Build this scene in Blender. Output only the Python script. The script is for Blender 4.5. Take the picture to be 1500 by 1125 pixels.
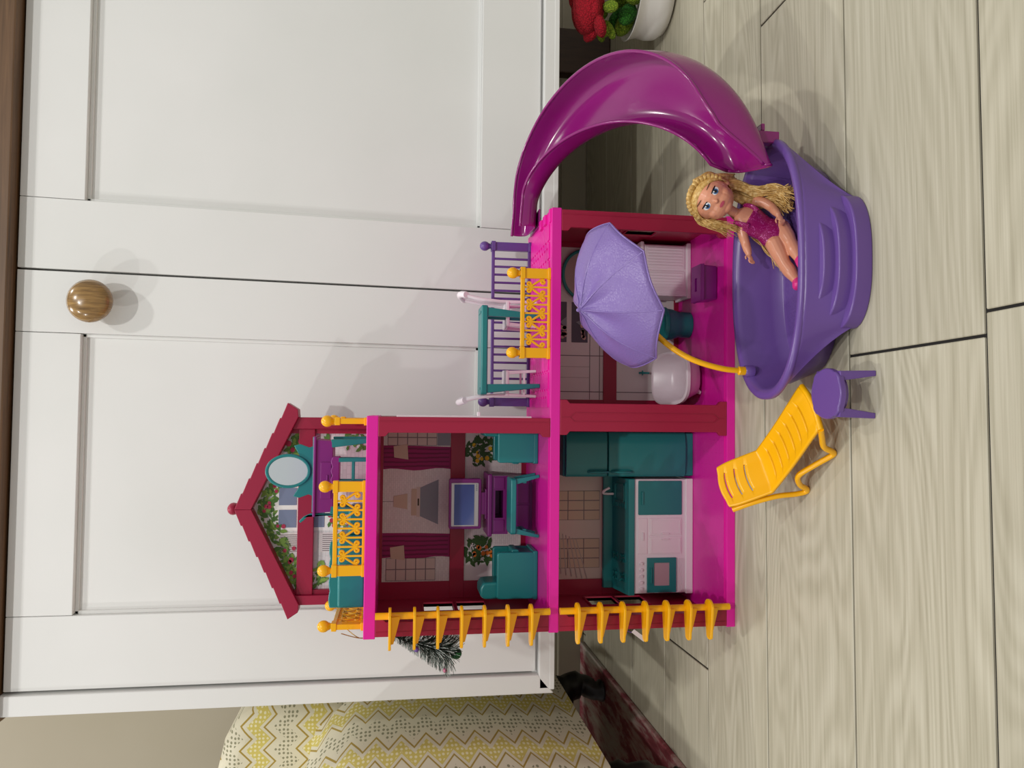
import bpy, bmesh, math, random
from mathutils import Vector, Matrix, Euler
random.seed(7)
R_ = math.radians
for o in list(bpy.data.objects): bpy.data.objects.remove(o)
S = bpy.context.scene
COL = S.collection

# ---------------------------------------------------------------- camera (phone held on its side: the picture lies at 90 degrees)
CAMP = Vector((0, -.94, .4322)); PITCH, ROLL, YAW, FPX = R_(8.5), R_(.9), R_(2.1), 1127.
F = Vector((math.sin(YAW)*math.cos(PITCH), math.cos(YAW)*math.cos(PITCH), -math.sin(PITCH)))
R0 = Vector((math.cos(YAW), -math.sin(YAW), 0)); U0 = R0.cross(F)
RT = math.cos(ROLL)*R0 + math.sin(ROLL)*U0; UP = RT.cross(F)
cd = bpy.data.cameras.new('camera'); cam = bpy.data.objects.new('camera', cd); COL.objects.link(cam)
cd.sensor_fit = 'HORIZONTAL'; cd.sensor_width = 36; cd.lens = FPX*36/1500; cd.clip_start = .02
ax, ay, az = -UP, RT, -F
cam.matrix_world = Matrix(((ax.x, ay.x, az.x, CAMP.x), (ax.y, ay.y, az.y, CAMP.y), (ax.z, ay.z, az.z, CAMP.z), (0, 0, 0, 1)))
S.camera = cam

# ---------------------------------------------------------------- world, ceiling lamps, exposure
w = bpy.data.worlds.new('room_light'); S.world = w; w.use_nodes = True
bg = w.node_tree.nodes['Background']; bg.inputs[0].default_value = (1, .992, .975, 1); bg.inputs[1].default_value = .36
S.view_settings.view_transform = 'Standard'; S.view_settings.look = 'None'
S.view_settings.gamma = 1; S.view_settings.use_curve_mapping = False; S.view_settings.exposure = 0.20
def spot(x, y, z, watts, rad=.045, col=(1, .988, .96)):
    l = bpy.data.lights.new('ceiling_lamp', 'POINT'); l.energy = watts; l.shadow_soft_size = rad; l.color = col
    o = bpy.data.objects.new('ceiling_lamp', l); COL.objects.link(o); o.location = (x, y, z)
spot(-.5, .28, 2.75, 46)
spot(1.1, .22, 2.75, 34)
spot(.1, -2.5, 2.75, 95)
spot(.62, -1.35, 2.75, 46)
spot(-3.6, -2.5, 2.75, 95)
spot(-1.3, -1.2, 2.75, 38)

# ---------------------------------------------------------------- mesh builder
OFF = {}
class MB:
    def __init__(s): s.v = []; s.f = []
    def add(s, vs, fs):
        n = len(s.v); s.v += [tuple(p) for p in vs]; s.f += [tuple(i+n for i in f) for f in fs]; return s
    def box(s, x0, x1, y0, y1, z0, z1):
        return s.add([(x0,y0,z0),(x1,y0,z0),(x1,y1,z0),(x0,y1,z0),(x0,y0,z1),(x1,y0,z1),(x1,y1,z1),(x0,y1,z1)],
                     [(0,3,2,1),(4,5,6,7),(0,1,5,4),(1,2,6,5),(2,3,7,6),(3,0,4,7)])
    def bar(s, a, b, w, h, w2=None, h2=None, up=(0,0,1)):
        a, b = Vector(a), Vector(b); d = (b-a).normalized(); u = Vector(up)
        if abs(d.dot(u)) > .95: u = Vector((0,1,0))
        r = d.cross(u).normalized(); u = r.cross(d); w2 = w if w2 is None else w2; h2 = h if h2 is None else h2
        vs = [a+r*i*w/2+u*j*h/2 for i, j in ((-1,-1),(1,-1),(1,1),(-1,1))] + [b+r*i*w2/2+u*j*h2/2 for i, j in ((-1,-1),(1,-1),(1,1),(-1,1))]
        return s.add(vs, [(3,2,1,0),(4,5,6,7),(0,1,5,4),(1,2,6,5),(2,3,7,6),(3,0,4,7)])
    def prism(s, poly, axis, a0, a1):
        n = len(poly)
        def P(p, a): return {'x': (a, p[0], p[1]), 'y': (p[0], a, p[1]), 'z': (p[0], p[1], a)}[axis]
        vs = [P(p, a0) for p in poly] + [P(p, a1) for p in poly]
        return s.add(vs, [tuple(range(n))[::-1], tuple(range(n, 2*n))] + [(i, (i+1) % n, n+(i+1) % n, n+i) for i in range(n)])
    def ring(s, po, pi, axis, a0, a1):
        n = len(po)
        def P(p, a): return {'x': (a, p[0], p[1]), 'y': (p[0], a, p[1]), 'z': (p[0], p[1], a)}[axis]
        vs = [P(p, a0) for p in po]+[P(p, a1) for p in po]+[P(p, a0) for p in pi]+[P(p, a1) for p in pi]
        fs = []
        for i in range(n):
            j = (i+1) % n
            fs += [(i, j, n+j, n+i), (2*n+j, 2*n+i, 3*n+i, 3*n+j), (j, i, 2*n+i, 2*n+j), (n+i, n+j, 3*n+j, 3*n+i)]
        return s.add(vs, fs)
    def grid(s, P, cu=False, cv=False):
        nu, nv = len(P), len(P[0]); vs = [p for row in P for p in row]; fs = []
        for i in range(nu if cu else nu-1):
            for j in range(nv if cv else nv-1):
                a, b = (i+1) % nu, (j+1) % nv
                fs.append((i*nv+j, a*nv+j, a*nv+b, i*nv+b))
        return s.add(vs, fs)
    def tube(s, path, r, n=10, sq=1., up=(0,0,1)):
        path = [Vector(p) for p in path]; m = len(path)
        rs = r if isinstance(r, (list, tuple)) else [r]*m
        rows = []; u = Vector(up)
        for i, p in enumerate(path):
            d = (path[min(i+1, m-1)]-path[max(i-1, 0)])
            d = d.normalized() if d.length > 1e-9 else Vector((0,0,1))
            if abs(d.dot(u)) > .97: u = Vector((1,.3,.1)).normalized()
            b = d.cross(u).normalized(); u = b.cross(d).normalized()
            q = sq[i] if isinstance(sq, (list, tuple)) else sq
            rows.append([p+b*math.cos(k*2*math.pi/n)*rs[i]+u*math.sin(k*2*math.pi/n)*rs[i]*q for k in range(n)])
        b0 = len(s.v); s.grid(rows, cv=True)
        s.f.append(tuple(range(b0, b0+n))[::-1]); s.f.append(tuple(range(b0+(m-1)*n, b0+m*n)))
        return s
    def lathe(s, prof, n=28, c=(0,0,0), sx=1., sy=1., axis='z'):
        rows = []
        for r, z in prof:
            row = []
            for k in range(n):
                a = 2*math.pi*k/n; x, y = r*sx*math.cos(a), r*sy*math.sin(a)
                q = {'z': (x, y, z), 'y': (x, z, -y), 'x': (z, x, y)}[axis]
                row.append((c[0]+q[0], c[1]+q[1], c[2]+q[2]))
            rows.append(row)
        b0 = len(s.v); s.grid(rows, cv=True); m = len(prof)
        if prof[0][0] > 1e-6: s.f.append(tuple(range(b0, b0+n))[::-1])
        if prof[-1][0] > 1e-6: s.f.append(tuple(range(b0+(m-1)*n, b0+m*n)))
        return s
    def ball(s, c, r, n=16, M=None):
        r = r if isinstance(r, (tuple, list)) else (r, r, r); rows = []; h = n//2
        for i in range(h+1):
            t = math.pi*(i/h)
            t = min(max(t, .02), math.pi-.02)
            row = []
            for k in range(n):
                a = 2*math.pi*k/n; p = Vector((r[0]*math.sin(t)*math.cos(a), r[1]*math.sin(t)*math.sin(a), r[2]*math.cos(t)))
                if M is not None: p = M @ p
                row.append(p+Vector(c))
            rows.append(row)
        b0 = len(s.v); s.grid(rows, cv=True)
        s.f.append(tuple(range(b0, b0+n))); s.f.append(tuple(range(b0+h*n, b0+h*n+n))[::-1])
        return s
    def xf(s, M):
        s.v = [tuple(M @ Vector(p)) for p in s.v]; return s
    def tilt(s):
        s.v = [(x, y, z+max(0, y-.112)*.19*(z > .1)) for x, y, z in s.v]; return s
    def build(s, name, mat, parent=None, smooth=40, bevel=None, sub=0, solid=None, seg=2, label=None, kind=None):
        off = OFF.get(parent.name, Vector((0,0,0))) if parent else Vector((0,0,0))
        me = bpy.data.meshes.new(name)
        me.from_pydata([(p[0]-off.x, p[1]-off.y, p[2]-off.z) for p in s.v], [], s.f)
        bm = bmesh.new(); bm.from_mesh(me); bmesh.ops.recalc_face_normals(bm, faces=bm.faces); bm.to_mesh(me); bm.free()
        if smooth:
            me.polygons.foreach_set('use_smooth', [True]*len(me.polygons)); me.set_sharp_from_angle(angle=R_(smooth))
        me.materials.append(mat)
        o = bpy.data.objects.new(name, me); COL.objects.link(o)
        if parent: o.parent = parent; OFF[o.name] = off
        if solid: m = o.modifiers.new('s', 'SOLIDIFY'); m.thickness = solid; m.offset = 0
        if bevel: m = o.modifiers.new('b', 'BEVEL'); m.width = bevel; m.segments = seg; m.limit_method = 'ANGLE'; m.angle_limit = R_(35); m.harden_normals = False
        if sub: m = o.modifiers.new('d', 'SUBSURF'); m.levels = sub; m.render_levels = sub
        if label: o['label'] = label
        if kind: o['kind'] = kind
        return o
def tag(o, label, cat, group=None):
    o['label'] = label; o['category'] = cat
    if group: o['group'] = group
    return o
def thing(name, label, cat, loc=(0,0,0), group=None):
    o = bpy.data.objects.new(name, None); COL.objects.link(o); o.location = loc; o.empty_display_size = .02
    OFF[o.name] = Vector(loc); return tag(o, label, cat, group)
def thing0(name, label, cat, group=None):          # built round its own origin, moved afterwards
    o = thing(name, label, cat, (0,0,0), group); return o
def copy_tree(o, parent=None):
    c = o.copy(); COL.objects.link(c)
    if parent: c.parent = parent
    for ch in list(o.children): copy_tree(ch, c)
    return c
def circ(n, rx, ry=None, cx=0, cy=0, a0=0):
    ry = rx if ry is None else ry
    return [(cx+rx*math.cos(a0+2*math.pi*k/n), cy+ry*math.sin(a0+2*math.pi*k/n)) for k in range(n)]
def rrect(x0, x1, y0, y1, r, n=4):
    out = []
    for cx, cy, a in ((x1-r, y1-r, 0), (x0+r, y1-r, 90), (x0+r, y0+r, 180), (x1-r, y0+r, 270)):
        for k in range(n+1):
            t = R_(a+90*k/n); out.append((cx+r*math.cos(t), cy+r*math.sin(t)))
    return out
def bez(pts, n=16):
    pts = [Vector(p) for p in pts]; out = []
    for i in range(len(pts)-1):
        p0 = pts[max(i-1, 0)]; p1 = pts[i]; p2 = pts[i+1]; p3 = pts[min(i+2, len(pts)-1)]
        for k in range(n):
            t = k/n; out.append(.5*((2*p1)+(p2-p0)*t+(2*p0-5*p1+4*p2-p3)*t*t+(3*p1-p0-3*p2+p3)*t**3))
    out.append(pts[-1]); return out

# ---------------------------------------------------------------- materials
def lin(h):
    h = h.lstrip('#'); c = [int(h[i:i+2], 16)/255 for i in (0, 2, 4)]
    return tuple(x/12.92 if x <= .04045 else ((x+.055)/1.055)**2.4 for x in c)+(1,)
class NT:
    def __init__(s, name):
        s.m = bpy.data.materials.new(name); s.m.use_nodes = True; s.t = s.m.node_tree; s.p = s.t.nodes['Principled BSDF']
    def n(s, typ, **k):
        o = s.t.nodes.new(typ)
        for a, b in k.items(): setattr(o, a, b)
        return o
    def l(s, a, b): s.t.links.new(a, b)
    def val(s, sock, v):
        if hasattr(v, 'is_linked') or hasattr(v, 'links'): s.l(v, sock)
        else: sock.default_value = v
    def math(s, op, a, b=None, c=None):
        o = s.n('ShaderNodeMath', operation=op); s.val(o.inputs[0], a)
        if b is not None: s.val(o.inputs[1], b)
        if c is not None: s.val(o.inputs[2], c)
        return o.outputs[0]
    def ramp(s, fac, stops, interp='LINEAR'):
        o = s.n('ShaderNodeValToRGB'); s.l(fac, o.inputs[0]); e = o.color_ramp; e.interpolation = interp
        while len(e.elements) < len(stops): e.elements.new(.5)
        for i, (p, c) in enumerate(stops): e.elements[i].position = p; e.elements[i].color = lin(c) if isinstance(c, str) else c
        return o.outputs[0]
    def mix(s, fac, a, b):
        o = s.n('ShaderNodeMix', data_type='RGBA'); s.val(o.inputs[0], fac); s.val(o.inputs[6], a); s.val(o.inputs[7], b); return o.outputs[2]
    def obj(s, scale=(1,1,1)):
        c = s.n('ShaderNodeTexCoord'); mp = s.n('ShaderNodeMapping'); s.l(c.outputs['Object'], mp.inputs[0]); mp.inputs['Scale'].default_value = scale
        return mp.outputs[0]
    def noise(s, vec, scale, detail=3, rough=.5, dist=0):
        o = s.n('ShaderNodeTexNoise'); s.l(vec, o.inputs['Vector']); o.inputs['Scale'].default_value = scale; o.inputs['Detail'].default_value = detail
        o.inputs['Roughness'].default_value = rough; o.inputs['Distortion'].default_value = dist; return o.outputs[0]
    def bump(s, h, strength=.3, dist=.001):
        o = s.n('ShaderNodeBump'); o.inputs['Strength'].default_value = strength; o.inputs['Distance'].default_value = dist
        s.l(h, o.inputs['Height']); s.l(o.outputs[0], s.p.inputs['Normal'])
    def base(s, c): s.val(s.p.inputs['Base Color'], c)
def plastic(name, h, rough=.32, var=.06, bump=0, bscale=300, spec=.5, coat=0, sss=0, metal=0, trans=0):
    t = NT(name); c = lin(h)
    if var:
        nz = t.noise(t.obj(), 14, 2)
        t.base(t.mix(nz, tuple(x*(1-var) for x in c[:3])+(1,), tuple(min(1, x*(1+var)) for x in c[:3])+(1,)))
    else: t.base(c)
    t.p.inputs['Roughness'].default_value = rough; t.p.inputs['Specular IOR Level'].default_value = spec; t.p.inputs['Metallic'].default_value = metal
    if coat: t.p.inputs['Coat Weight'].default_value = coat; t.p.inputs['Coat Roughness'].default_value = .12
    if trans: t.p.inputs['Transmission Weight'].default_value = trans
    if sss: t.p.inputs['Subsurface Weight'].default_value = sss; t.p.inputs['Subsurface Radius'].default_value = (.004, .002, .001)
    if bump: t.bump(t.noise(t.obj(), bscale, 3), bump, .0006)
    return t.m
PINK = plastic('pink_plastic', '#e3159f', .38, .04)
RED = plastic('crimson_plastic', '#9d0c39', .42, .05, .12, 900)
PURP = plastic('violet_plastic', '#66488f', .30, .04, .05, 600)
UMB = None
SLIDE = plastic('magenta_plastic', '#86126c', .20, .04, coat=.3)
PLUM = plastic('plum_plastic', '#7d1575', .36, .05)
TEAL = plastic('teal_plastic', '#1c7d7e', .33, .05)
DTEAL = TEAL
YEL = plastic('yellow_plastic', '#f8b400', .30, .04)
WHITEP = plastic('white_plastic', '#f1e6ec', .3, .02)
CARD = plastic('white_card', '#e8dedc', .7, .03)
BLACK = plastic('black_panel', '#0b0b0d', .35, 0)
DARK = plastic('dark_gap', '#14100e', .8, 0)
GREY = plastic('grey_print', '#8b8d96', .6, .05)
SILVER = plastic('silver_bezel', '#c3bfc2', .3, .02, metal=.35)
BLUE = None
def painted():
    t = NT('white_paint'); v = t.obj()
    n1 = t.noise(v, 3, 4); t.base(t.ramp(n1, [(.3, '#e3e4e1'), (.7, '#ececea')]))
    t.p.inputs['Roughness'].default_value = .55; t.bump(t.noise(v, 420, 3), .10, .0006); return t.m
PAINT = painted()
def wood(name, a, b, c, sc=(2, 40, 40), rough=.45, rot=None):
    t = NT(name); v = t.obj(sc); g = t.noise(v, 3, 6, .6, .6)
    t.base(t.ramp(g, [(.25, a), (.5, b), (.75, c)])); t.p.inputs['Roughness'].default_value = rough; return t.m
WALNUT = wood('walnut', '#4c3723', '#654a31', '#78593c', (2, 60, 60), .5)
DWOOD = wood('dark_wood', '#33221a', '#412c20', '#4d3527', (30, 3, 3), .5)
def knobwood():
    t = NT('knob_wood'); v = t.obj((1, 1, 1)); mp = t.n('ShaderNodeMapping'); t.l(v, mp.inputs[0]); mp.inputs['Rotation'].default_value = (0, R_(40), 0); mp.inputs['Scale'].default_value = (300, 30, 26)
    g = t.noise(mp.outputs[0], 1, 4, .6, .8); t.base(t.ramp(g, [(.3, '#6d5028'), (.5, '#8f6d3a'), (.7, '#a9854c')]))
    t.p.inputs['Roughness'].default_value = .22; t.p.inputs['Coat Weight'].default_value = .7; t.p.inputs['Coat Roughness'].default_value = .06; return t.m
KNOB = knobwood()
def plankmat():
    t = NT('pale_oak_plank'); c = t.n('ShaderNodeTexCoord'); oi = t.n('ShaderNodeObjectInfo')
    cm = t.n('ShaderNodeVectorMath', operation='MULTIPLY_ADD'); t.l(c.outputs['Object'], cm.inputs[0]); cm.inputs[1].default_value = (1, 1, 1)
    cx = t.n('ShaderNodeCombineXYZ'); t.l(t.math('MULTIPLY', oi.outputs['Random'], 37.), cx.inputs[0]); t.l(t.math('MULTIPLY', oi.outputs['Random'], 11.), cx.inputs[1]); t.l(t.math('MULTIPLY', oi.outputs['Random'], 5.), cx.inputs[2]); t.l(cx.outputs[0], cm.inputs[2])
    def mapped(sc):
        m = t.n('ShaderNodeMapping'); t.l(cm.outputs[0], m.inputs[0]); m.inputs['Scale'].default_value = sc; return m.outputs[0]
    fine = t.noise(mapped((7, 420, 5)), 1, 5, .65); mid = t.noise(mapped((4, 150, 2)), 1, 4, .55, .5)
    lv = t.noise(mapped((1.5, 9.5, 1)), 1, 1.5, .45, .3); ring = t.math('SINE', t.math('MULTIPLY', lv, 190.)); ring = t.math('ADD', t.math('MULTIPLY', ring, .5), .5)
    pt = t.noise(mapped((1.6, 5, 1)), 1, 2, .5); ring = t.math('MULTIPLY', t.math('SUBTRACT', ring, .5), t.math('MULTIPLY', pt, .25))
    k = t.math('ADD', t.math('ADD', t.math('MULTIPLY', fine, .58), t.math('MULTIPLY', mid, .42)), ring)
    col = t.ramp(k, [(.26, '#9c9581'), (.42, '#aca691'), (.56, '#b8b29e'), (.76, '#c5c0ad')])
    br = t.math('ADD', t.math('MULTIPLY', oi.outputs['Random'], .10), .95)
    m2 = t.n('ShaderNodeMix', data_type='RGBA', blend_type='MULTIPLY'); m2.inputs[0].default_value = 1; t.l(col, m2.inputs[6])
    g = t.n('ShaderNodeCombineColor'); [t.l(br, g.inputs[i]) for i in range(3)]; t.l(g.outputs[0], m2.inputs[7]); t.base(m2.outputs[2])
    t.p.inputs['Roughness'].default_value = .48; t.bump(k, .10, .0006); return t.m
PLANK = plankmat()
def wallm():
    t = NT('beige_wall'); v = t.obj(); t.base(t.ramp(t.noise(v, 2, 4), [(.3, '#a39a86'), (.7, '#aca391')])); t.p.inputs['Roughness'].default_value = .9; t.bump(t.noise(v, 350, 2), .1, .0005); return t.m
WALL = wallm()

# ---------------------------------------------------------------- floor and wall
FR = R_(1.15)
fl = MB().box(-2.2, 2.4, -1.6, 1.02, -.02, -.0022).build('floor', DARK, None, 0); fl['kind'] = 'structure'; fl.rotation_euler.z = FR
OFF[fl.name] = Vector((0,0,0))
rows = [-.429+.1745*k for k in range(-7, 9)]
joints = {-1: -.31, 0: .05, 1: .47, 2: .09-.40, 3: -.352, 4: .285, 5: -.07, 6: .32, 7: .1, 8: -.3}
for i, y0 in enumerate(rows):
    k = i-7
    j = {0: .052, 1: .472, 2: -.17, 3: -.352, 4: .293, 5: -.06}.get(k, (k*.53) % 1.2-.6)
    if k == 2: j = .6
    xs = [j+1.2*q for q in range(-3, 4)]
    for a, b in zip(xs[:-1], xs[1:]):
        a, b = max(a, -2.15), min(b, 2.3)
        if b-a < .05: continue
        MB().box(a+.0013, b-.0013, y0+.0014, y0+.1745-.0014, -.008, 0).build('floor_plank', PLANK, fl, 0, bevel=.0007, seg=1)
wb = MB().box(-2.2, 2.4, .81, .9, 0, 2.6).build('wall_back', WALL, None, 0); wb['kind'] = 'structure'
bb = MB().box(-2.2, 2.4, .80, .81, 0, .06).build('baseboard_back', WALL, None, 0, bevel=.003); bb['kind'] = 'structure'

# ---------------------------------------------------------------- sideboard
SY = .230
sb = thing('sideboard', 'large white panelled sideboard with a walnut top and round wooden knob, behind the dollhouse', 'sideboard', (.2, .42, 0))
def shear(m):
    out = []
    for x, y, z in m.v:
        k = .0178*min(max((x+.12)/.31, 0), 1.35)
        out.append((x+k*(z-.58), y, z))
    m.v = out; return m
MB().box(-.418, 1.0, .258, .79, .192, .964).build('carcass', PAINT, sb, 0)
MB().prism([(-.425, .190), (-.397, .214), (-.397, .966), (-.425, .966)], 'y', .218, .262).build('frame_stile', PAINT, sb, 0, bevel=.0015)
MB().box(-.4185, .988, .218, .262, .190, .2135).build('frame_rail', PAINT, sb, 0, bevel=.002)
MB().box(-.422, .988, .2345, .262, .1920, .2215).build('rail_rebate', PAINT, sb, 0)
MB().box(-.419, 1.0, .2175, .2215, .1895, .197).build('rail_lip', PAINT, sb, 0, bevel=.0008)
MB().box(-.435, 1.02, .205, .795, .9655, .990).build('top', WALNUT, sb, 0, bevel=.0022)
def door(x0, x1, sl, sr, side):
    z0, z1 = .2175, .9625; y0, y1 = .226, .246
    d = shear(MB().box(x0+.001, x1-.001, .2385, .256, z0+.001, z1-.001)).build('door', PAINT, sb, 0)
    shear(MB().box(x0, sl, y0, .2385, z0, z1)).build('stile', PAINT, d, 0, bevel=.0009)
    shear(MB().box(sr, x1, y0, .2385, z0, z1)).build('stile', PAINT, d, 0, bevel=.0009)
    shear(MB().box(sl+.0007, sr-.0007, y0, .2385, .8765, z1)).build('top_rail', PAINT, d, 0, bevel=.0009)
    shear(MB().box(sl+.0007, sr-.0007, y0, .2385, z0, .309)).build('bottom_rail', PAINT, d, 0, bevel=.0009)
    m = MB(); t = .005
    for a in ((sl, sl+t, .309, .8765), (sr-t, sr, .309, .8765), (sl, sr, .8765-t, .8765), (sl, sr, .309, .309+t)): m.box(a[0], a[1], .2345, .2385, a[2], a[3])
    shear(m).build('panel_bead', PAINT, d, 0, bevel=.0008)
    return d
dl = door(-.3935, .1868, -.2915, .1015, 0)
dr = door(.1898, .775, .2885, .68, 1)
kn = MB().lathe([(.0, .1795), (.008, .1798), (.017, .1815), (.0245, .1855), (.0295, .192), (.0300, .1965), (.027, .2015), (.018, .206), (.0135, .212), (.0135, .2255)], 40, (.1475, 0, .8545), axis='y').build('knob', KNOB, dl, 60, label='round polished wooden knob')
MB().box(.705, .80, .60, .63, 0, .192).build('leg', DWOOD, sb, 0, bevel=.003, label='dark brown wooden leg under the sideboard')
MB().box(-.20, -.10, .56, .60, 0, .192).build('leg', DWOOD, sb, 0, bevel=.003)
MB().box(.02, .12, .285, .325, 0, .192).build('leg', DWOOD, sb, 0, bevel=.003)
tv = thing('television', 'black screen edge standing on the walnut top of the sideboard', 'television', (.5, .40, .99))
MB().prism(rrect(-.1, 1.2, 1.0, 1.62, .01), 'y', .385, .41).build('screen', BLACK, tv, 0, bevel=.003)
MB().box(.35, .75, .36, .46, .9902, 1.002).build('stand', BLACK, tv, 0, bevel=.002)

# ---------------------------------------------------------------- dollhouse
XL, XR, XU = -.2715, .2575, -.0065
YB = .178; Z0, Z1a, Z1, Z2a, Z2 = .0115, .2305, .2430, .4536, .4675
def floorpink():
    t = NT('pink_board_plastic'); v = t.obj((1, 1, 1)); b = t.n('ShaderNodeTexBrick'); t.l(v, b.inputs['Vector'])
    b.inputs['Scale'].default_value = 1.; b.inputs['Brick Width'].default_value = .034; b.inputs['Row Height'].default_value = .0068; b.inputs['Mortar Size'].default_value = .00042; b.inputs['Mortar Smooth'].default_value = .2
    t.base(t.mix(b.outputs['Fac'], lin('#dd1aa0'), lin('#d8189c'))); t.p.inputs['Roughness'].default_value = .30
    inv = t.math('SUBTRACT', 1., b.outputs['Fac']); t.bump(inv, .6, .0008); return t.m
PBOARD = floorpink()
house = thing('dollhouse', 'pink and crimson three storey toy dollhouse with yellow and purple railings', 'dollhouse', (0, 0, 0))
def slab(x0, x1, z0, z1, wells=()):
    s = MB().box(x0, x1, .0, YB, z0, z1).build('floor_slab', PINK, house, 0, bevel=.0008)
    return s
def hole_panel(axis, a0, a1, u0, u1, v0, v1, holes, m=None):
    m = m or MB(); us = sorted({u0, u1}|{h[0] for h in holes}|{h[1] for h in holes}); vs = sorted({v0, v1}|{h[2] for h in holes}|{h[3] for h in holes})
    for a, b in zip(us[:-1], us[1:]):
        for c, d in zip(vs[:-1], vs[1:]):
            cu, cv = (a+b)/2, (c+d)/2
            if any(h[0] < cu < h[1] and h[2] < cv < h[3] for h in holes): continue
            if axis == 'x': m.box(a0, a1, a, b, c, d)
            elif axis == 'y': m.box(a, b, a0, a1, c, d)
            else: m.box(a, b, c, d, a0, a1)
    return m
s0 = slab(XL, XR, 0, Z0); s1 = slab(XL, XR, Z1a, Z1); s2 = slab(XL-.001, XU, Z2a, Z2)
MB().box(XL+.004, XR-.004, .006, YB-.008, Z0-.001, Z0+.0012).build('floor_relief', PBOARD, s0, 0)
MB().box(XL+.004, -.012, .006, YB-.008, Z1-.001, Z1+.0012).build('floor_relief', PBOARD, s1, 0)
# terrace deck: raised deck boards with rows of little slots
deck = MB()
for r in range(17):
    y = .013+r*.0078; x = .006
    while x < .236:
        w_ = (.0295 if r % 2 else .0215) if x > .01 else (.012 if r % 2 else .0215)
        x1 = min(x+w_, .240); deck.box(x, x1-.0008, y, y+.0066, Z1-.0005, Z1+.0013); x = x1+.0022
deck.build('terrace_deck', PINK, s1, 0)
MB().box(.243, .2555, .03, .045, Z1-.0005, Z1+.0035).box(.243, .2555, .058, .072, Z1-.0005, Z1+.0035).box(.240, .2570, .004, .012, Z1-.0005, Z1+.002).build('deck_clip', PINK, s1, 0, bevel=.0006)
# side walls with their front posts (wider feet top and bottom)
def post(x0, x1, z0, z1, wl, wr, y0=-.0004, y1=.0065, groove=False, nm='front_post'):
    f = .0085; c = .0125
    pl = [(x0-wl, z0), (x1+wr, z0), (x1+wr, z0+f), (x1, z0+c), (x1, z1-c), (x1+wr, z1-f), (x1+wr, z1), (x0-wl, z1), (x0-wl, z1-f), (x0, z1-c), (x0, z0+c), (x0-wl, z0+f)]
    p = MB().prism(pl, 'y', y0, y1).build(nm, RED, house, 0, bevel=.0006)
    if groove:
        xm = (x0+x1)/2; h = .0058
        def hexa(k): return [(xm-h*k, z0+.018), (xm, z0+.0115+(1-k)*.008), (xm+h*k, z0+.018), (xm+h*k, z1-.018), (xm, z1-.0115-(1-k)*.008), (xm-h*k, z1-.018)]
        MB().ring(hexa(1.), hexa(.86), 'y', y0-.0007, y0+.001).build('post_bead', RED, p, 0)
        for za, zb in ((z1-.0115, z1-.001), (z0+.001, z0+.0115)): MB().box(xm-.0003, xm+.0003, y0-.0005, y0+.001, za, zb).build('post_seam', RED, p, 0)
    else:
        MB().box(x0+.0052 if wl == 0 else x1-.006, x0+.006 if wl == 0 else x1-.0052, y0-.0006, y0+.001, z0+.001, z1-.001).build('post_bead', RED, p, 0)
    return p
slots = [(.092, .137, .352, .392), (.092, .137, .308, .347)]
lowsl = [(.100, .146, .122, .162), (.100, .146, .080, .118)]
wu = hole_panel('x', XL+.0015, XL+.0055, .004, YB-.006, Z1, Z2a, slots).build('side_wall', RED, house, 0)
wlw = hole_panel('x', XL+.0015, XL+.0055, .004, YB-.006, Z0, Z1a, lowsl).build('side_wall', RED, house, 0)
rwh = [(.035, .10, .130, .172), (.035, .10, .080, .122)]
wr_ = hole_panel('x', XR-.0055, XR-.0015, .004, YB-.006, Z0, Z1a, rwh).build('side_wall', RED, house, 0)
MB().box(-.0075, -.0045, .004, YB-.006, Z0, Z1a).build('partition_panel', RED, house, 0)
hole_panel('x', XU-.0055, XU-.0015, .004, YB-.006, Z1, Z2a, [(.03, .15, .27, .425)]).build('side_wall', RED, house, 0)
for wl_, hs in ((wu, slots), (wlw, lowsl), (wr_, rwh)):      # raised sills round the openings
    m = MB()
    for (a, b, c, d) in hs:
        t = .0022; x0, x1 = (XL+.0015, XL+.0078) if wl_ is not wr_ else (XR-.0078, XR-.0015)
        m.ring([(a-t, c-t), (b+t, c-t), (b+t, d+t), (a-t, d+t)], [(a, c), (b, c), (b, d), (a, d)], 'x', x0, x1)
    m.build('window_sill', RED, wl_, 0)
post(XL+.0015, -.2525, Z1, Z2a, 0, .0045); post(XL+.0015, -.2525, Z0, Z1a, 0, .0045)
post(-.0235, .0115, Z0, Z1a, .0045, .0045, groove=True)
post(.2335, .2555, Z0, Z1a, .0045, 0); post(-.0265, XU-.0008, Z1, Z2a, .0045, 0)
# white sliding door on the outer side of the upper wall
wd = MB().box(XU-.0016, XU+.0008, .025, .155, .262, .432).build('sliding_door', WHITEP, house, 0, bevel=.0006, label='white sliding door seen edge on')
MB().box(XU, XU+.006, .05, .056, .325, .329).build('door_handle', WHITEP, wd, 0, bevel=.0006)

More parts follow.
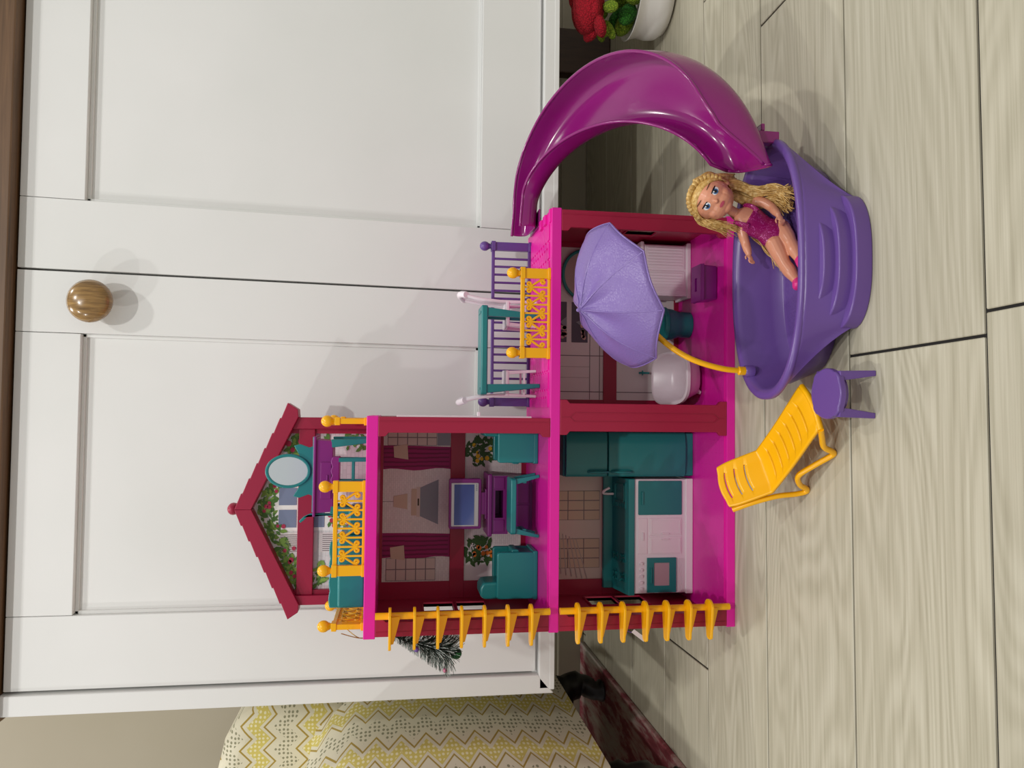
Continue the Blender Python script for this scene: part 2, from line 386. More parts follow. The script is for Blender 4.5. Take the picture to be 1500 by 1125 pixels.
# back panels: crimson frames with printed white card behind
YC = YB-.006
def card(x0, x1, z0, z1): return MB().box(x0, x1, YC, YC+.0018, z0, z1)
def flat(m, name, mat, par, kind=None): return m.build(name, mat, par, 0, kind=kind)
def decal(poly, d=.0005): return MB().prism(poly, 'y', YC-d, YC+.0003)
def rect(x0, x1, z0, z1): return [(x0, z0), (x1, z0), (x1, z1), (x0, z1)]
MB().box(XL+.003, XU-.001, YC+.0018, YB-.001, Z1, Z2a).build('back_wall', RED, house, 0)
MB().box(XL+.003, XR-.002, YC+.0018, YB-.001, Z0, Z1a).build('back_wall', RED, house, 0)
def frame_bars(x0, x1, z0, z1, zb0, zb1, ci):
    MB().box(x0, x1, YC-.004, YC+.002, zb0, zb1).build('cross_beam', RED, house, 0, bevel=.0005)
    MB().box(x0, ci[0], YC-.003, YC+.002, z0, z1).build('back_frame', RED, house, 0); MB().box(ci[1], x1, YC-.003, YC+.002, z0, z1).build('back_frame', RED, house, 0)
    MB().box(ci[0], ci[1], YC-.003, YC+.002, z0, z0+.008).build('back_frame', RED, house, 0); MB().box(ci[0], ci[1], YC-.003, YC+.002, z1-.004, z1).build('back_frame', RED, house, 0)
frame_bars(XL+.0055, XU-.0055, Z1, Z2a, .3335, .3540, (-.2425, -.0245))
frame_bars(XL+.0055, -.0075, Z0, Z1a, .1092, .1291, (-.2440, -.0245))
frame_bars(-.0045, XR-.0055, Z0, Z1a, .1092, .1291, (.0192, .2455))
CURT = plastic('curtain_print', '#9a1c62', .7, .1); CURT2 = plastic('curtain_fold_print', '#751048', .7, .05)
LINE = plastic('line_print', '#b7a9a6', .7, 0); LINE2 = plastic('dark_line_print', '#85777a', .7, 0); PALE = plastic('pale_print', '#d3c1b8', .7, .05); GLASSP = plastic('window_print', '#7a84a0', .5, .1)
LEAF = plastic('leaf_print', '#35581f', .6, .5); LEAF2 = plastic('ivy_print', '#7fa244', .6, .6); LEMON = plastic('lemon_print', '#e8b91c', .6, .2); ORANGE = plastic('orange_print', '#e0761c', .6, .2); ROSE = plastic('rose_print', '#b32a4e', .6, .3); STEM = plastic('stem_print', '#3e3420', .7, 0); BLOS = plastic('blossom_print', '#f3eeea', .7, 0); SHADEP = plastic('lampshade_print', '#cdb5a0', .7, .08)
def brickcard(name, c1, c2, bw, rh):
    t = NT(name); c = t.n('ShaderNodeTexCoord'); sx = t.n('ShaderNodeSeparateXYZ'); t.l(c.outputs['Object'], sx.inputs[0]); cb = t.n('ShaderNodeCombineXYZ'); t.l(sx.outputs[0], cb.inputs[0]); t.l(sx.outputs[2], cb.inputs[1])
    b = t.n('ShaderNodeTexBrick'); t.l(cb.outputs[0], b.inputs['Vector']); b.inputs['Scale'].default_value = 1.; b.inputs['Brick Width'].default_value = bw; b.inputs['Row Height'].default_value = rh; b.inputs['Mortar Size'].default_value = rh*.07
    b.inputs['Color1'].default_value = lin(c1); b.inputs['Color2'].default_value = lin(c2); b.inputs['Mortar'].default_value = tuple(x*.78 for x in lin(c1)[:3])+(1,)
    t.base(b.outputs['Color']); t.p.inputs['Roughness'].default_value = .6; return t.m
BRICK = brickcard('white_brick_print', '#e6dcda', '#ddd2d0', .0062, .0030)
BRICKG = brickcard('wall_brick_print', '#e4e0df', '#d8d4d4', .012, .0055)
# living room card
lc = flat(card(-.246, -.02, .246, .4525), 'printed_card', BRICK, house)
for x0, x1 in ((-.0830, -.0505), (-.2085, -.1745)):
    n = 9; P = []
    for k in range(n+1):
        t = k/n; P.append((x0+.0016*math.sin(t*9)-.001*t, .354+t*.0955))
    c1 = flat(decal(P+[(x1+.001, .4495), (x1+.0005, .40), (x1-.001, .354)]), 'printed_curtain', CURT, lc)
    m = MB()
    for q in range(5):
        xx = x0+(x1-x0)*(.12+.19*q)
        for k in range(6):
            z = .356+k*.0155; m.prism(rect(xx-.0011+.0006*math.sin(k+q), xx+.0011+.0006*math.sin(k+q), z, z+.0156), 'y', YC-.0009, YC-.0004)
    flat(m, 'printed_fold', CURT2, c1)
def pwindow(x0, x1, z0, z1, nx, nz, par, fm=LINE2, gm=PALE):
    f = flat(decal(rect(x0, x1, z0, z1)), 'printed_window', fm, par); dx, dz = (x1-x0)/nx, (z1-z0)/nz
    for i in range(nx):
        for j in range(nz):
            flat(decal(rect(x0+i*dx+.0007, x0+(i+1)*dx-.0007, z0+j*dz+.0007, z0+(j+1)*dz-.0007), .0009), 'printed_pane', gm, f)
pwindow(-.241, -.2090, .374, .444, 2, 5, lc); pwindow(-.0495, -.0265, .374, .444, 2, 5, lc)
flat(decal(rect(-.0495, -.0265, .355, .3735)), 'printed_sill', GREY, lc)
for xc, z1_, hw in ((-.2015, .4385, .0105), (-.0585, .4355, .0110)):
    flat(decal([(xc-hw, z1_-.021), (xc+hw, z1_-.0195), (xc+hw*.72, z1_), (xc-hw*.72, z1_-.001)], .0014), 'printed_lampshade', SHADEP, lc)
pl_ = flat(decal([(-.1400, .4150), (-.1180, .4150), (-.1215, .4345), (-.1365, .4345)], .0012), 'printed_lampshade', SHADEP, lc)
flat(decal(rect(-.1293, -.1287, .4345, .4495)), 'printed_cord', LINE2, pl_)
hd = flat(decal(rect(-.1510, -.1085, .3970, .4020)), 'printed_hood', PALE, lc); flat(decal(rect(-.1490, -.1110, .4020, .4095)), 'printed_hood_top', SHADEP, hd); flat(decal(rect(-.1350, -.1250, .3985, .4005), .0008), 'printed_slot', STEM, hd)
flat(decal([(-.1500, .397), (-.1095, .397), (-.0980, .371), (-.1620, .371)]), 'printed_hood_shadow', GREY, hd)  # shadow below the hood, painted as a grey shape in the card print
flat(decal(rect(-.246, -.192, .2525, .3335)), 'printed_wall_strip', CARD, lc); flat(decal(rect(-.078, -.02, .274, .3335)), 'printed_wall_strip', CARD, lc)
def leaves(m, cx, cz, spread, n, ln, rnd, y=YC, sq=.45, fn=None):
    for _ in range(n):
        a = rnd.uniform(0, 6.28); rr = math.sqrt(rnd.random()); x, z = cx+spread[0]*rr*math.cos(a), cz+spread[1]*rr*math.sin(a)
        if fn and not fn(x, z): continue
        b = rnd.uniform(0, 6.28); L = ln*rnd.uniform(.7, 1.25); dy = rnd.uniform(.0006, .0016)
        d = Vector((math.cos(b), math.sin(b))); p = Vector((-d.y, d.x)); q = Vector((x, z))
        pts = [q-d*L/2, q+p*L*sq/2-d*L*.1, q+p*L*sq*.35+d*L*.25, q+d*L/2, q-p*L*sq*.35+d*L*.25, q-p*L*sq/2-d*L*.1]
        m.prism([(v.x, v.y) for v in pts], 'y', y-dy, y-dy+.0003)
def dots(m, cx, cz, spread, n, r, rnd, y=YC):
    for _ in range(n):
        a = rnd.uniform(0, 6.28); rr = math.sqrt(rnd.random()); x, z = cx+spread[0]*rr*math.cos(a), cz+spread[1]*rr*math.sin(a)
        q = r*rnd.uniform(.8, 1.15); m.prism(circ(9, q*1.1, q, x, z), 'y', y-.0019, y-.0015)
rn = random.Random(3)
for cx, cz, fm, nf, nm in ((-.0585, .3110, LEMON, 7, 'lemon'), (-.2020, .3110, ORANGE, 9, 'orange')):
    m = MB(); leaves(m, cx, cz, (.0215, .0225), 74, .0110, rn); flat(m, 'printed_leaves', LEAF, lc, 'stuff')
    m = MB(); dots(m, cx, cz-.003, (.016, .016), nf, .0029, rn); flat(m, 'printed_fruit', fm, lc, 'stuff')
    m = MB(); dots(m, cx+.004, cz+.010, (.012, .008), 9, .0013, rn); flat(m, 'printed_blossom', BLOS, lc, 'stuff')
    flat(decal(rect(cx-.0006, cx+.0006, .255, .30), .0004), 'printed_stem', STEM, lc)
# kitchen card: pale curtains and window grid
kc = flat(card(-.248, -.018, Z0+.008, Z1a-.002), 'printed_card', PALE, house)
pwindow(-.228, -.185, .133, .205, 3, 3, kc, LINE2, SHADEP); pwindow(-.158, -.115, .133, .205, 3, 3, kc, LINE2, SHADEP)
for k in range(9):
    z = .150+.008*k; x0 = -.246+.002*k
    flat(decal([(x0, z), (x0+.06, z+.018-.003*k), (x0+.06, z+.0192-.003*k), (x0, z+.0016)], .0012), 'printed_drape_fold', LINE, kc)
# bathroom card: panelling and wall cabinet
bc = flat(card(.016, .249, Z0+.008, Z1a-.002), 'printed_card', CARD, house)
for z in (.1495, .1345): flat(decal(rect(.0195, .245, z-.0005, z+.0005)), 'printed_line', LINE2, bc)
for x in (.031, .0845): flat(decal(rect(x-.0006, x+.0006, .02, .2)), 'printed_line', LINE2, bc)
for x in (.052, .068): flat(decal(rect(x-.0003, x+.0003, .1495, .2)), 'printed_line', LINE, bc)
for (x0, x1, z0, z1) in ((.1040, .1640, .1530, .1775), (.1040, .1640, .1850, .2000)):
    f = flat(decal(rect(x0, x1, z0, z1)), 'printed_shelf', plastic('shelf_print', '#5f5866', .7, .1), bc)
    m = MB(); dots(m, (x0+x1)/2-.012, z0+.006, (.012, .004), 8, .003, rn); flat(m, 'printed_flower', plastic('flower_print', '#caa59c', .7, .1), f, 'stuff')
    flat(decal([(x0+.018, z0), (x0+.038, z0), (x0+.030, z0+.018 if z1-z0 > .02 else z0+.01)], .0012), 'printed_bottle', GREY, f)

# gable wall on the roof terrace
gp = MB().prism([(-.268, Z2), (-.011, Z2), (-.011, .574), (-.1365, .6340), (-.268, .572)], 'y', YC, YC+.003).build('gable_card', BRICKG, house, 0)
apx, apz = -.1365, .6475
def roofbar(sg, ex, ez):
    d = Vector((ex-apx, ez-apz)); L = d.length; d = d/L; nrm = Vector((-d.y, d.x)); nrm = nrm if nrm.y < 0 else -nrm
    top = []; N = 7
    for k in range(N):
        a = Vector((apx, apz))+d*L*k/N; b = Vector((apx, apz))+d*L*(k+1)/N
        top += [a-nrm*.0004, b-nrm*.0022]
    wv = .0195
    low = [Vector((ex, ez))+nrm*wv*.72-d*.002, Vector((ex, ez))+nrm*wv-d*.011, Vector((apx, apz-wv/math.cos(math.atan2(abs(d.y), abs(d.x)))))]
    pts = [(p.x, p.y) for p in top+low]
    return MB().prism(pts, 'y', YC-.020, YB).build('roof_bar', RED, house, 0, bevel=.0008)
roofbar(1, .0085, .5785); roofbar(-1, -.2850, .5730)
MB().ball((apx, YC-.008, .6510), (.0085, .013, .0078), 16).build('roof_finial', RED, house, 60)
MB().box(-.0265, -.0105, YC-.014, YB, Z2, .580).build('gable_post', RED, house, 0, bevel=.0008); MB().box(-.2685, -.2555, YC-.014, YB, Z2, .580).build('gable_post', RED, house, 0, bevel=.0008)
MB().box(-.0330, -.0265, YC-.006, YB, Z2, .580).build('gable_inner_post', RED, house, 0); MB().box(-.2555, -.2495, YC-.006, YB, Z2, .580).build('gable_inner_post', RED, house, 0)
MB().box(-.2555, -.0265, YC-.009, YB, .5440, .5655).build('gable_beam', RED, house, 0, bevel=.0006)
def gdec(poly, name, mat, par, d=.0006): return MB().prism(poly, 'y', YC-d, YC+.0003).build(name, mat, par, 0)
gw = gdec(rect(-.1685, -.098, .500, .6010), 'printed_window_surround', BLOS, gp)
for x0, x1 in ((-.1640, -.1395), (-.1330, -.1090)):
    for z0, z1 in ((.5680, .5920), (.530, .5550)): gdec(rect(x0, x1, z0, z1), 'printed_pane', GLASSP, gw, .0012)
for z0, z1 in ((.5400, .5940), (.4950, .5360)):
    sh = gdec(rect(-.1985, -.1715, z0, z1), 'printed_shutter', CARD, gp)
    for k in range(9): gdec(rect(-.1972+k*.0028, -.1962+k*.0028, z0+.004, z1-.004), 'printed_louvre', LINE2, sh, .0011)
m = MB(); m2 = MB(); m3 = MB()
def inside(x, z): return (-.249 < x < -.033) and z > Z2 and z < .626-abs(x-apx)*.475-.004
for k in range(15):
    t = k/14
    for sgn, ex in ((1, -.036), (-1, -.245)):
        x = apx+(ex-apx)*t; z = .622-abs(x-apx)*.475-.010
        leaves(m if k % 2 else m2, x, z, (.013, .012), 15, .0088, rn, YC, .5, inside); 
        if k % 4 == 0 and inside(x, z-.008): dots(m3, x, z-.006, (.01, .008), 2, .0026, rn)
for cx, cz in ((-.236, .535), (-.225, .53), (-.240, .575), (-.22, .572), (-.232, .56), (-.045, .53), (-.058, .532), (-.045, .575), (-.06, .58), (-.04, .50), (-.045, .485), (-.155, .515), (-.165, .505), (-.17, .49)):
    leaves(m if rn.random() < .5 else m2, cx, cz, (.014, .012), 14, .0090, rn, YC, .5, inside)
for cx, cz in ((-.212, .578), (-.205, .573), (-.218, .565), (-.225, .57), (-.055, .575), (-.05, .583), (-.152, .521), (-.158, .516), (-.163, .497), (-.149, .519)): dots(m3, cx, cz, (.004, .004), 1, .0034, rn)
flat(m, 'printed_ivy', LEAF2, gp, 'stuff'); flat(m2, 'printed_ivy', plastic('dark_ivy_print', '#4f7a30', .6, .5), gp, 'stuff'); flat(m3, 'printed_roses', ROSE, gp, 'stuff')

# yellow scroll railings
def post_mesh(h, w, d, ballr):
    m = MB().box(-w/2, w/2, -d/2, d/2, 0, h)
    m.box(-w*.58, w*.58, -d*.75, d*.75, h-.0062, h); m.box(-w*.58, w*.58, -d*.75, d*.75, 0, .0036)
    m.lathe([(w*.30, h), (w*.30, h+.002), (w*.42, h+.0032)], 14)
    m.ball((0, 0, h+.0032+ballr*.86), (ballr, ballr, ballr*1.04), 16); return m
def scroll_path(w, h, flip):
    pts = []; r1 = min(w*.30, h*.13)
    for k in range(15):                    # lower curl
        a = R_(200-380*(1-k/14)); r = r1*(.42+.58*k/14)
        pts.append((w*.36-r*math.cos(a)*-1, h*.19+r*math.sin(a)))
    a0 = pts[-1]
    out = [(x, z) for x, z in pts]; mid = (w*.5, h*.5)
    out += [(w*.12, h*.34), (w*.34, h*.46)][:0]
    second = [(w-x, h-z) for x, z in out][::-1]
    full = out+[(a0[0]*.8+mid[0]*.2, a0[1]*.55+mid[1]*.45), mid, ((w-a0[0])*.8+mid[0]*.2, (h-a0[1])*.55+mid[1]*.45)]+second
    return [((w-x) if flip else x, z) for x, z in full]
def railing(length=.1125, h=.0385):
    r = MB(); w = .0125
    r.box(w*.5, length-w*.5, -.0026, .0026, h-.0058, h-.0008); r.box(w*.5, length-w*.5, -.0026, .0026, .0, .0034)
    ro = r.build('railing', YEL, house, 0, bevel=.0007)
    for x in (w/2, length-w/2): post_mesh(h, w, .0064, .0072).xf(Matrix.Translation((x, 0, 0))).build('railing_post', YEL, ro, 50, bevel=.0005)
    n = 8; x0, x1 = w, length-w; dx = (x1-x0)/n; zh = h-.0058-.0034
    for i in range(n):
        m = MB(); pts = scroll_path(dx, zh, i % 2 == 1); rad = .00145
        m.tube([(x0+i*dx+x, 0, .0034+z) for x, z in pts], rad, 6, 1.1, (0, 1, 0))
        for p in (pts[0], pts[-1]): m.ball((x0+i*dx+p[0], 0, .0034+p[1]), (.0021, .0016, .0021), 8)
        m.build('scroll', YEL, ro, 50)
        if i: MB().box(x0+i*dx-.0011, x0+i*dx+.0011, -.0012, .0012, .003, h-.005).build('baluster', YEL, ro, 0)
    return ro
ra = railing(); ra.location = (-.1980, .0075, Z2)
rb = copy_tree(ra); rb.location = (.0678, .0075, Z1); 
rc = copy_tree(ra); rc.location = (-.2610, .0150, Z2); rc.rotation_euler.z = R_(90)
rd = copy_tree(ra); rd.location = (-.0135, .0150, Z2); rd.rotation_euler.z = R_(90)
for q in (rb, rc, rd): q.parent = house
# purple railing along the back of the terrace
L, h = .2365, .0600
pr_ = MB().box(.006, L-.006, -.0024, .0024, h-.0075, h-.0030).box(.006, L-.006, -.0024, .0024, 0, .0042).build('back_railing', PURP, house, 0, bevel=.0007, label='purple railing with plain balusters')
pr_.location = (.0080, .155, Z1)
for x in (.006, L-.006): post_mesh(h-.002, .0120, .008, .0070).xf(Matrix.Translation((x, 0, 0))).build('railing_post', PURP, pr_, 50, bevel=.0005)
bm_ = None
for k in range(18):
    x = .0165+k*.01155
    b = MB().tube([(x, 0, .003), (x, 0, h-.005)], .00175, 8)
    if bm_ is None: bo = b.build('baluster', PURP, pr_, 40); bm_ = x; continue
    c = bo.copy(); COL.objects.link(c); c.parent = pr_; c.location.x = x-bm_
# yellow spiral stair at the left front
ss = MB().tube([(-.2435, -.0075, Z0), (-.2435, -.0075, Z1a)], .0042, 14).tube([(-.2435, -.0075, Z1), (-.2435, -.0075, Z2a)], .0042, 14).build('spiral_stair', YEL, house, 60, label='yellow pole with fanned treads')
def tread():
    m = MB(); pl = []
    for k in range(13):
        a = R_(-90+180*k/12); pl.append((.0105+.0042*math.cos(a), .0085*math.sin(a)*1.0))
    pl = [(.0118*math.cos(R_(a))+.0, .0128*math.sin(R_(a))) for a in range(-70, 71, 14)]+[(-.0335+.0042*math.cos(R_(a)), .0070*math.sin(R_(a))-.001) for a in range(100, 261, 16)]
    m.prism(pl, 'z', -.0016, .0016)
    m.add([(.001, .003, -.0016), (.001, -.003, -.0016), (.001, 0, -.0125), (-.031, .0025, -.0016), (-.031, -.0030, -.0016), (-.031, 0, -.0046)], [(0, 1, 2), (3, 5, 4), (0, 2, 5, 3), (1, 4, 5, 2), (0, 3, 4, 1)])
    return m
to = None
for z in (.4361, .4074, .3799, .3518, .3244, .2962, .2678, .2101, .1818, .1533, .1246, .0973, .0689, .0412):
    if to is None: to = tread().build('tread', YEL, ss, 40, bevel=.0006); to.location = (-.2435, -.0150, z); continue
    c = to.copy(); COL.objects.link(c); c.parent = ss; c.location = (-.2435, -.0150, z)

# ---------------------------------------------------------------- slide (helical chute beside the house)
SP = [0.2836, -0.0408, 0.095, 0.1522, 0.037, 87.9, -102.2]
def polyv(v, t):                            # Lagrange through equally spaced values
    n = len(v); xs = [i/(n-1) for i in range(n)]; s = 0
    for i in range(n):
        p = v[i]
        for j in range(n):
            if j != i: p *= (t-xs[j])/(xs[i]-xs[j])
        s += p
    return s
def lerpv(v, t):
    n = len(v)-1; k = min(int(t*n), n-1); f = t*n-k; return v[k]*(1-f)+v[k+1]*f
HO = [.0215, .026, .031, .034, .036, .038, .039, .040, .041, .042, .043, .044, .0455, .0475, .0500, .0450, .0130]
slide = thing('toy_slide', 'glossy magenta curved toy slide running from the pink terrace into the purple pool', 'slide', (.36, -.04, 0))
def chute(off):
    rows = []; N = 44
    for k in range(-6, N+3):
        t = min(max(k/N, 0), 1); ex = k/N if k < 0 else (k-N if k > N else 0)
        a = R_(SP[5]+(SP[6]-SP[5])*t); zc = polyv([.2465, .2025, .131, .0654], t); hi = polyv([.0210, .0396, .0319], t); ho = lerpv(HO, t)
        u = max(0, k-N)/2; hi *= 1-.55*u; ho *= 1-.35*u
        cx, cy = SP[0], SP[1]; tx, ty = math.sin(a), -math.cos(a)
        row = []; M = 16
        for j in range(M+1):
            s = -1+2*j/M; side = abs(s); hh = hi if s < 0 else ho
            q = min(side/.60, 1); z = 0.0+hh*max(0, (side-.38)/.62)**1.55+.0012*side
            bul = (.0018 if s > 0 else .0008)*math.sin(math.pi*max(0, (side-.3)/.7))
            dr = SP[4]*(math.copysign(min(side*1.28, 1)**.92, s)) if side < .78 else SP[4]*math.copysign(1, s)
            dr = SP[4]*math.copysign(math.sin(min(side*1.30, 1)*math.pi/2), s) + math.copysign(bul, s)
            x = cx+(SP[2]+dr)*math.cos(a); y = cy+(SP[3]+dr)*math.sin(a)
            if k < 0: x += tx*ex*.26; y += ty*ex*.26*0
            if k > N: x += tx*u*.006-.0*u; y += ty*u*.006
            row.append((x, y, zc+z-u*.004*(1-side*.5)+(abs(ex)*.02 if k < 0 else 0)))
        rows.append(row)
    return rows
CH = chute(0)
co = MB().grid(CH).build('chute', SLIDE, slide, 180, solid=.0024, sub=1)
for nm, j in (('inner_lip', 0), ('outer_lip', -1)):
    MB().tube([r[j] for r in CH], .0019, 8).build(nm, SLIDE, slide, 180)
MB().tube(CH[-1], .0017, 8).build('end_lip', SLIDE, slide, 180)
MB().box(.2765, .2885, -.214, -.202, .0505, .073).box(.2885, .296, -.214, -.202, .066, .070).build('pool_hook', SLIDE, slide, 0, bevel=.001)
MB().box(.252, .275, .075, .145, Z1+.0006, Z1+.003).build('terrace_hook', SLIDE, slide, 0, bevel=.001)

# ---------------------------------------------------------------- pool
pool = thing('toy_pool', 'purple oval toy paddling pool with moulded steps at the front', 'pool', (.150, -.19, 0))
PCX, PCY = .1500, -.1905
def pring(a, b, z, n=72, sh=0, front=0):
    out = []
    for k in range(n):
        t = 2*math.pi*k/n; c, s_ = math.cos(t), math.sin(t)
        e = .88
        x = PCX+a*math.copysign(abs(c)**e, c); y = PCY+b*math.copysign(abs(s_)**e, s_)
        out.append((x, y, z))
    return out
def socket(P, amt):                        # rim widens round the parasol socket
    out = []
    for x, y, z in P:
        d = math.hypot(x-.046, y+.153); out.append((x, y, z)); 
    return out
prof = [(.1010, .0500, 0), (.1060, .0545, .0015), (.1180, .0630, .030), (.1215, .0655, .0475), (.1315, .0742, .0490), (.1345, .0762, .0515), (.1345, .0762, .0545), (.1325, .0745, .0568), (.1285, .0705, .0568), (.1250, .0672, .0550), (.1225, .0648, .0500), (.1120, .0570, .0200), (.1060, .0525, .0080), (.1030, .0500, .0062), (.05, .024, .0060), (.004, .002, .0060)]
m = MB(); m.grid([pring(a, b, z) for a, b, z in prof], cv=True)
m.f.append(tuple(range(0, 72))); n_ = len(prof); m.f.append(tuple(range((n_-1)*72, n_*72))[::-1])
pb = m.build('basin', PURP, pool, 60)
def meshfloor():
    t = NT('dimpled_plastic'); t.base(lin('#66488f')); t.p.inputs['Roughness'].default_value = .4; v = t.n('ShaderNodeTexVoronoi'); t.l(t.obj(), v.inputs['Vector']); v.inputs['Scale'].default_value = 340; t.bump(v.outputs['Distance'], .6, .0008); return t.m
MB().prism([(p[0], p[1]) for p in pring(.0995, .0470, 0)], 'z', .0055, .0068).build('basin_floor', meshfloor(), pool, 0)
# flared front skirt
rows = []; NS, NTT = 60, 12; SCX = .1465
for i in range(NS+1):
    s = -1+2*i/NS; t = R_(-90+s*76); c, s_ = math.cos(t), math.sin(t); A_ = abs(s)
    top = Vector((PCX+.1325*math.copysign(abs(c)**.88, c), PCY-.0748*abs(s_)**.88, .0535))
    w5 = min(A_/.5, 1); fx = SCX+math.copysign(.0600*w5+.030*max(0, A_-.5), s); fy = -.2890+.020*w5**3+.03*max(0, A_-.5)
    q1 = 1 if A_ <= .5 else (1-(A_-.5)/.5)**2.1
    bot = top.lerp(Vector((fx, fy, 0)), max(q1, .03)); row = []
    for j in range(NTT+1):
        q = j/NTT; p = top.lerp(bot, q); p.y += .0030*math.sin(math.pi*q)*q1; row.append(tuple(p))
    rows.append(row)
sk = MB().grid(rows).build('front_skirt', PURP, pool, 180, solid=.0022)
for k, (a, yb, z0, z1) in enumerate(((.0640, -.2925, 0, .0165), (.0570, -.2850, .0145, .0290), (.0480, -.2775, .0265, .0400))):
    pl = []
    for i in range(25):
        t = R_(180+180*i/24); cc, ss_ = math.cos(t), math.sin(t)
        pl.append((SCX+a*math.copysign(abs(cc)**.8, cc), yb+.030+.030*ss_))
    MB().prism(pl, 'z', z0, z1).build('step', PURP, pool, 50, bevel=.0014, seg=3)
MB().lathe([(.0062, .0500), (.0062, .0590), (.0050, .0600), (.0050, .054)], 20, (.0470, -.1535, 0)).build('parasol_socket', PURP, pool, 50)

# ---------------------------------------------------------------- parasol
def umbm():
    t = NT('lilac_plastic'); v = t.n('ShaderNodeTexVoronoi', feature='DISTANCE_TO_EDGE'); t.l(t.obj((1, 1, 1)), v.inputs['Vector']); v.inputs['Scale'].default_value = 300
    t.base(lin('#7f68a9')); t.p.inputs['Roughness'].default_value = .36; t.bump(v.outputs[0], .35, .0012); return t.m
UMB = umbm()
UMBS = plastic('lilac_rib_plastic', '#7f68a9', .3, 0)
um = thing('toy_parasol', 'lilac toy parasol on a bent yellow pole planted in the pool rim', 'parasol', (.0470, -.1535, .0560))
AX0 = Vector((-0.3278, -0.1973, 0.9231))
tipdir = AX0.normalized()
ucen = Vector((0.1269, -0.1180, 0.1948)); AX = tipdir
e1 = (-F - AX*(-F).dot(AX)).normalized(); e1 = -(UP - AX*UP.dot(AX)).normalized(); e2 = AX.cross(e1).normalized(); PHU = R_(22.5); e1, e2 = e1*math.cos(PHU)+e2*math.sin(PHU), e2*math.cos(PHU)-e1*math.sin(PHU)
RU, HU = .0825, .0420
def up(r, th, extra=0):
    seg = math.pi/4; ph = (th/seg) % 1; sc = math.sin(math.pi*ph)
    rr = r*RU*(1-.035*sc*r*r); hh = HU*(1-r**1.7)*(1-.15*sc*math.sin(math.pi*min(r, 1)**.8))+.005*max(0, (1-r/.16))**1.6
    if r > .93: hh -= .0
    return ucen+e1*rr*math.cos(th)+e2*rr*math.sin(th)+AX*(hh-.006*r*r*(1-sc)*(r > .5)*(r-.5)*2+extra)
TH = [2*math.pi*k/96+R_(4) for k in range(96)]
m = MB().grid([[up(max(.012, r), t-R_(4)) for t in TH] for r in [0, .03, .06, .1, .15, .22, .3, .4, .5, .6, .7, .8, .88, .94, 1.]], cv=True)
um_c = m.build('canopy', UMB, um, 80, solid=.0013)
for k in range(8):
    th = k*math.pi/4; MB().tube([up(r, th+1e-4, .0005) for r in (.05, .12, .2, .3, .45, .6, .75, .88, .99)], .00085, 6).build('rib', UMBS, um, 60)
MB().tube([up(1., t-R_(4)) for t in TH]+[up(1., TH[0]-R_(4))], .0011, 6).build('hem', UMBS, um, 60)
tp = ucen+AX*HU; MB().tube([tp-AX*.002, tp+AX*.004, tp+AX*.0070, tp+AX*.0078], [.0036, .0026, .0018, .0006], 12).build('tip', UMBS, um, 60)
hub = ucen+AX*.004
MB().tube(bez([(.0470, -.1535, .0555), (.0490, -.1530, .085), (.0590, -.148, .118), (.0760, -.1410, .1440), (.100, -.130, .166), hub, ucen+AX*(HU-.004)], 6), .0031, 12).build('pole', YEL, um, 60)
MB().lathe([(.0047, .0590), (.0047, .0665), (.0032, .0675)], 18, (.0470, -.1535, 0)).build('pole_collar', YEL, um, 50)

# ---------------------------------------------------------------- lounger, stool
lo = thing0('toy_lounger', 'yellow slatted toy sun lounger on the floor beside the purple pool', 'sun lounger')
# local: x along the seat towards the foot end, y across, z up; origin under the seat/back bend
def lou(s):                                # profile: s<0 backrest, s>0 seat
    if s < 0: q = -s; return (-.030*q/.048, .0385+.0365*q/.048)
    q = s/.105; return (s, .0385-.0030*math.sin(math.pi*min(q, 1)*.9)-.0030*max(q, 0)**4)
W2 = .0275
slotset = [-.040, -.0285, -.0165]+[.0125+.0150*k for k in range(6)]
sv = sorted(set([-.048, -.046, -.0025, 0, .0025, .1045, .107]+[x for q in slotset for x in (q-.0008, q+.0008)]+[.005+.005*k for k in range(20)]+[-.006-.006*k for k in range(7)]))
tv_ = [-1, -.93, -.62, -.5, -.35, -.2, 0, .2, .35, .5, .62, .93, 1]
nodes = {}; m = MB()
def bow(t): return .0055*(1-t*t)
for i, s in enumerate(sv):
    for j, t in enumerate(tv_):
        se = s+bow(t)*(1 if s > 0 else -1)*1.0*(min(1, abs(s)/.01)); x, z = lou(se)
        wq = W2*(1-.10*max(0, (abs(s+.0)-.030)/.020)**2 if s < -.03 else 1)
        rimz = .0018 if abs(t) > .9 else 0
        nodes[i, j] = len(m.v); m.v.append((x, t*wq, z+rimz))
for i in range(len(sv)-1):
    for j in range(len(tv_)-1):
        c = (sv[i]+sv[i+1])/2; tm = (tv_[j]+tv_[j+1])/2
        if abs(tm) < .62 and any(abs(c-q) < .0008 for q in slotset): continue
        m.f.append((nodes[i, j], nodes[i+1, j], nodes[i+1, j+1], nodes[i, j+1]))
m.build('slatted_bed', YEL, lo, 50, solid=.0030)
def side(y):
    pl = bez([(-.034, 0, .0720), (-.020, 0, .0540), (-.008, 0, .0320), (-.004, 0, .012), (.0005, 0, .0025), (.006, 0, .0040), (.014, 0, .0150), (.030, 0, .0235), (.046, 0, .0160), (.061, 0, .0060), (.0680, 0, .0022), (.0725, 0, .0060), (.080, 0, .0180), (.096, 0, .0275), (.1080, 0, .0340)], 5)
    return MB().tube([(p.x, y, p.z) for p in pl], .0030, 8, 1.0, (0, 1, 0))
for y in (-W2+.001, W2-.001): side(y).build('leg_frame', YEL, lo, 60)
MB().tube([(.108, -W2, .0342), (.1118, -.013, .0345), (.1128, 0, .0345), (.1118, .013, .0345), (.108, W2, .0342)], .0030, 8).build('front_edge', YEL, lo, 60)
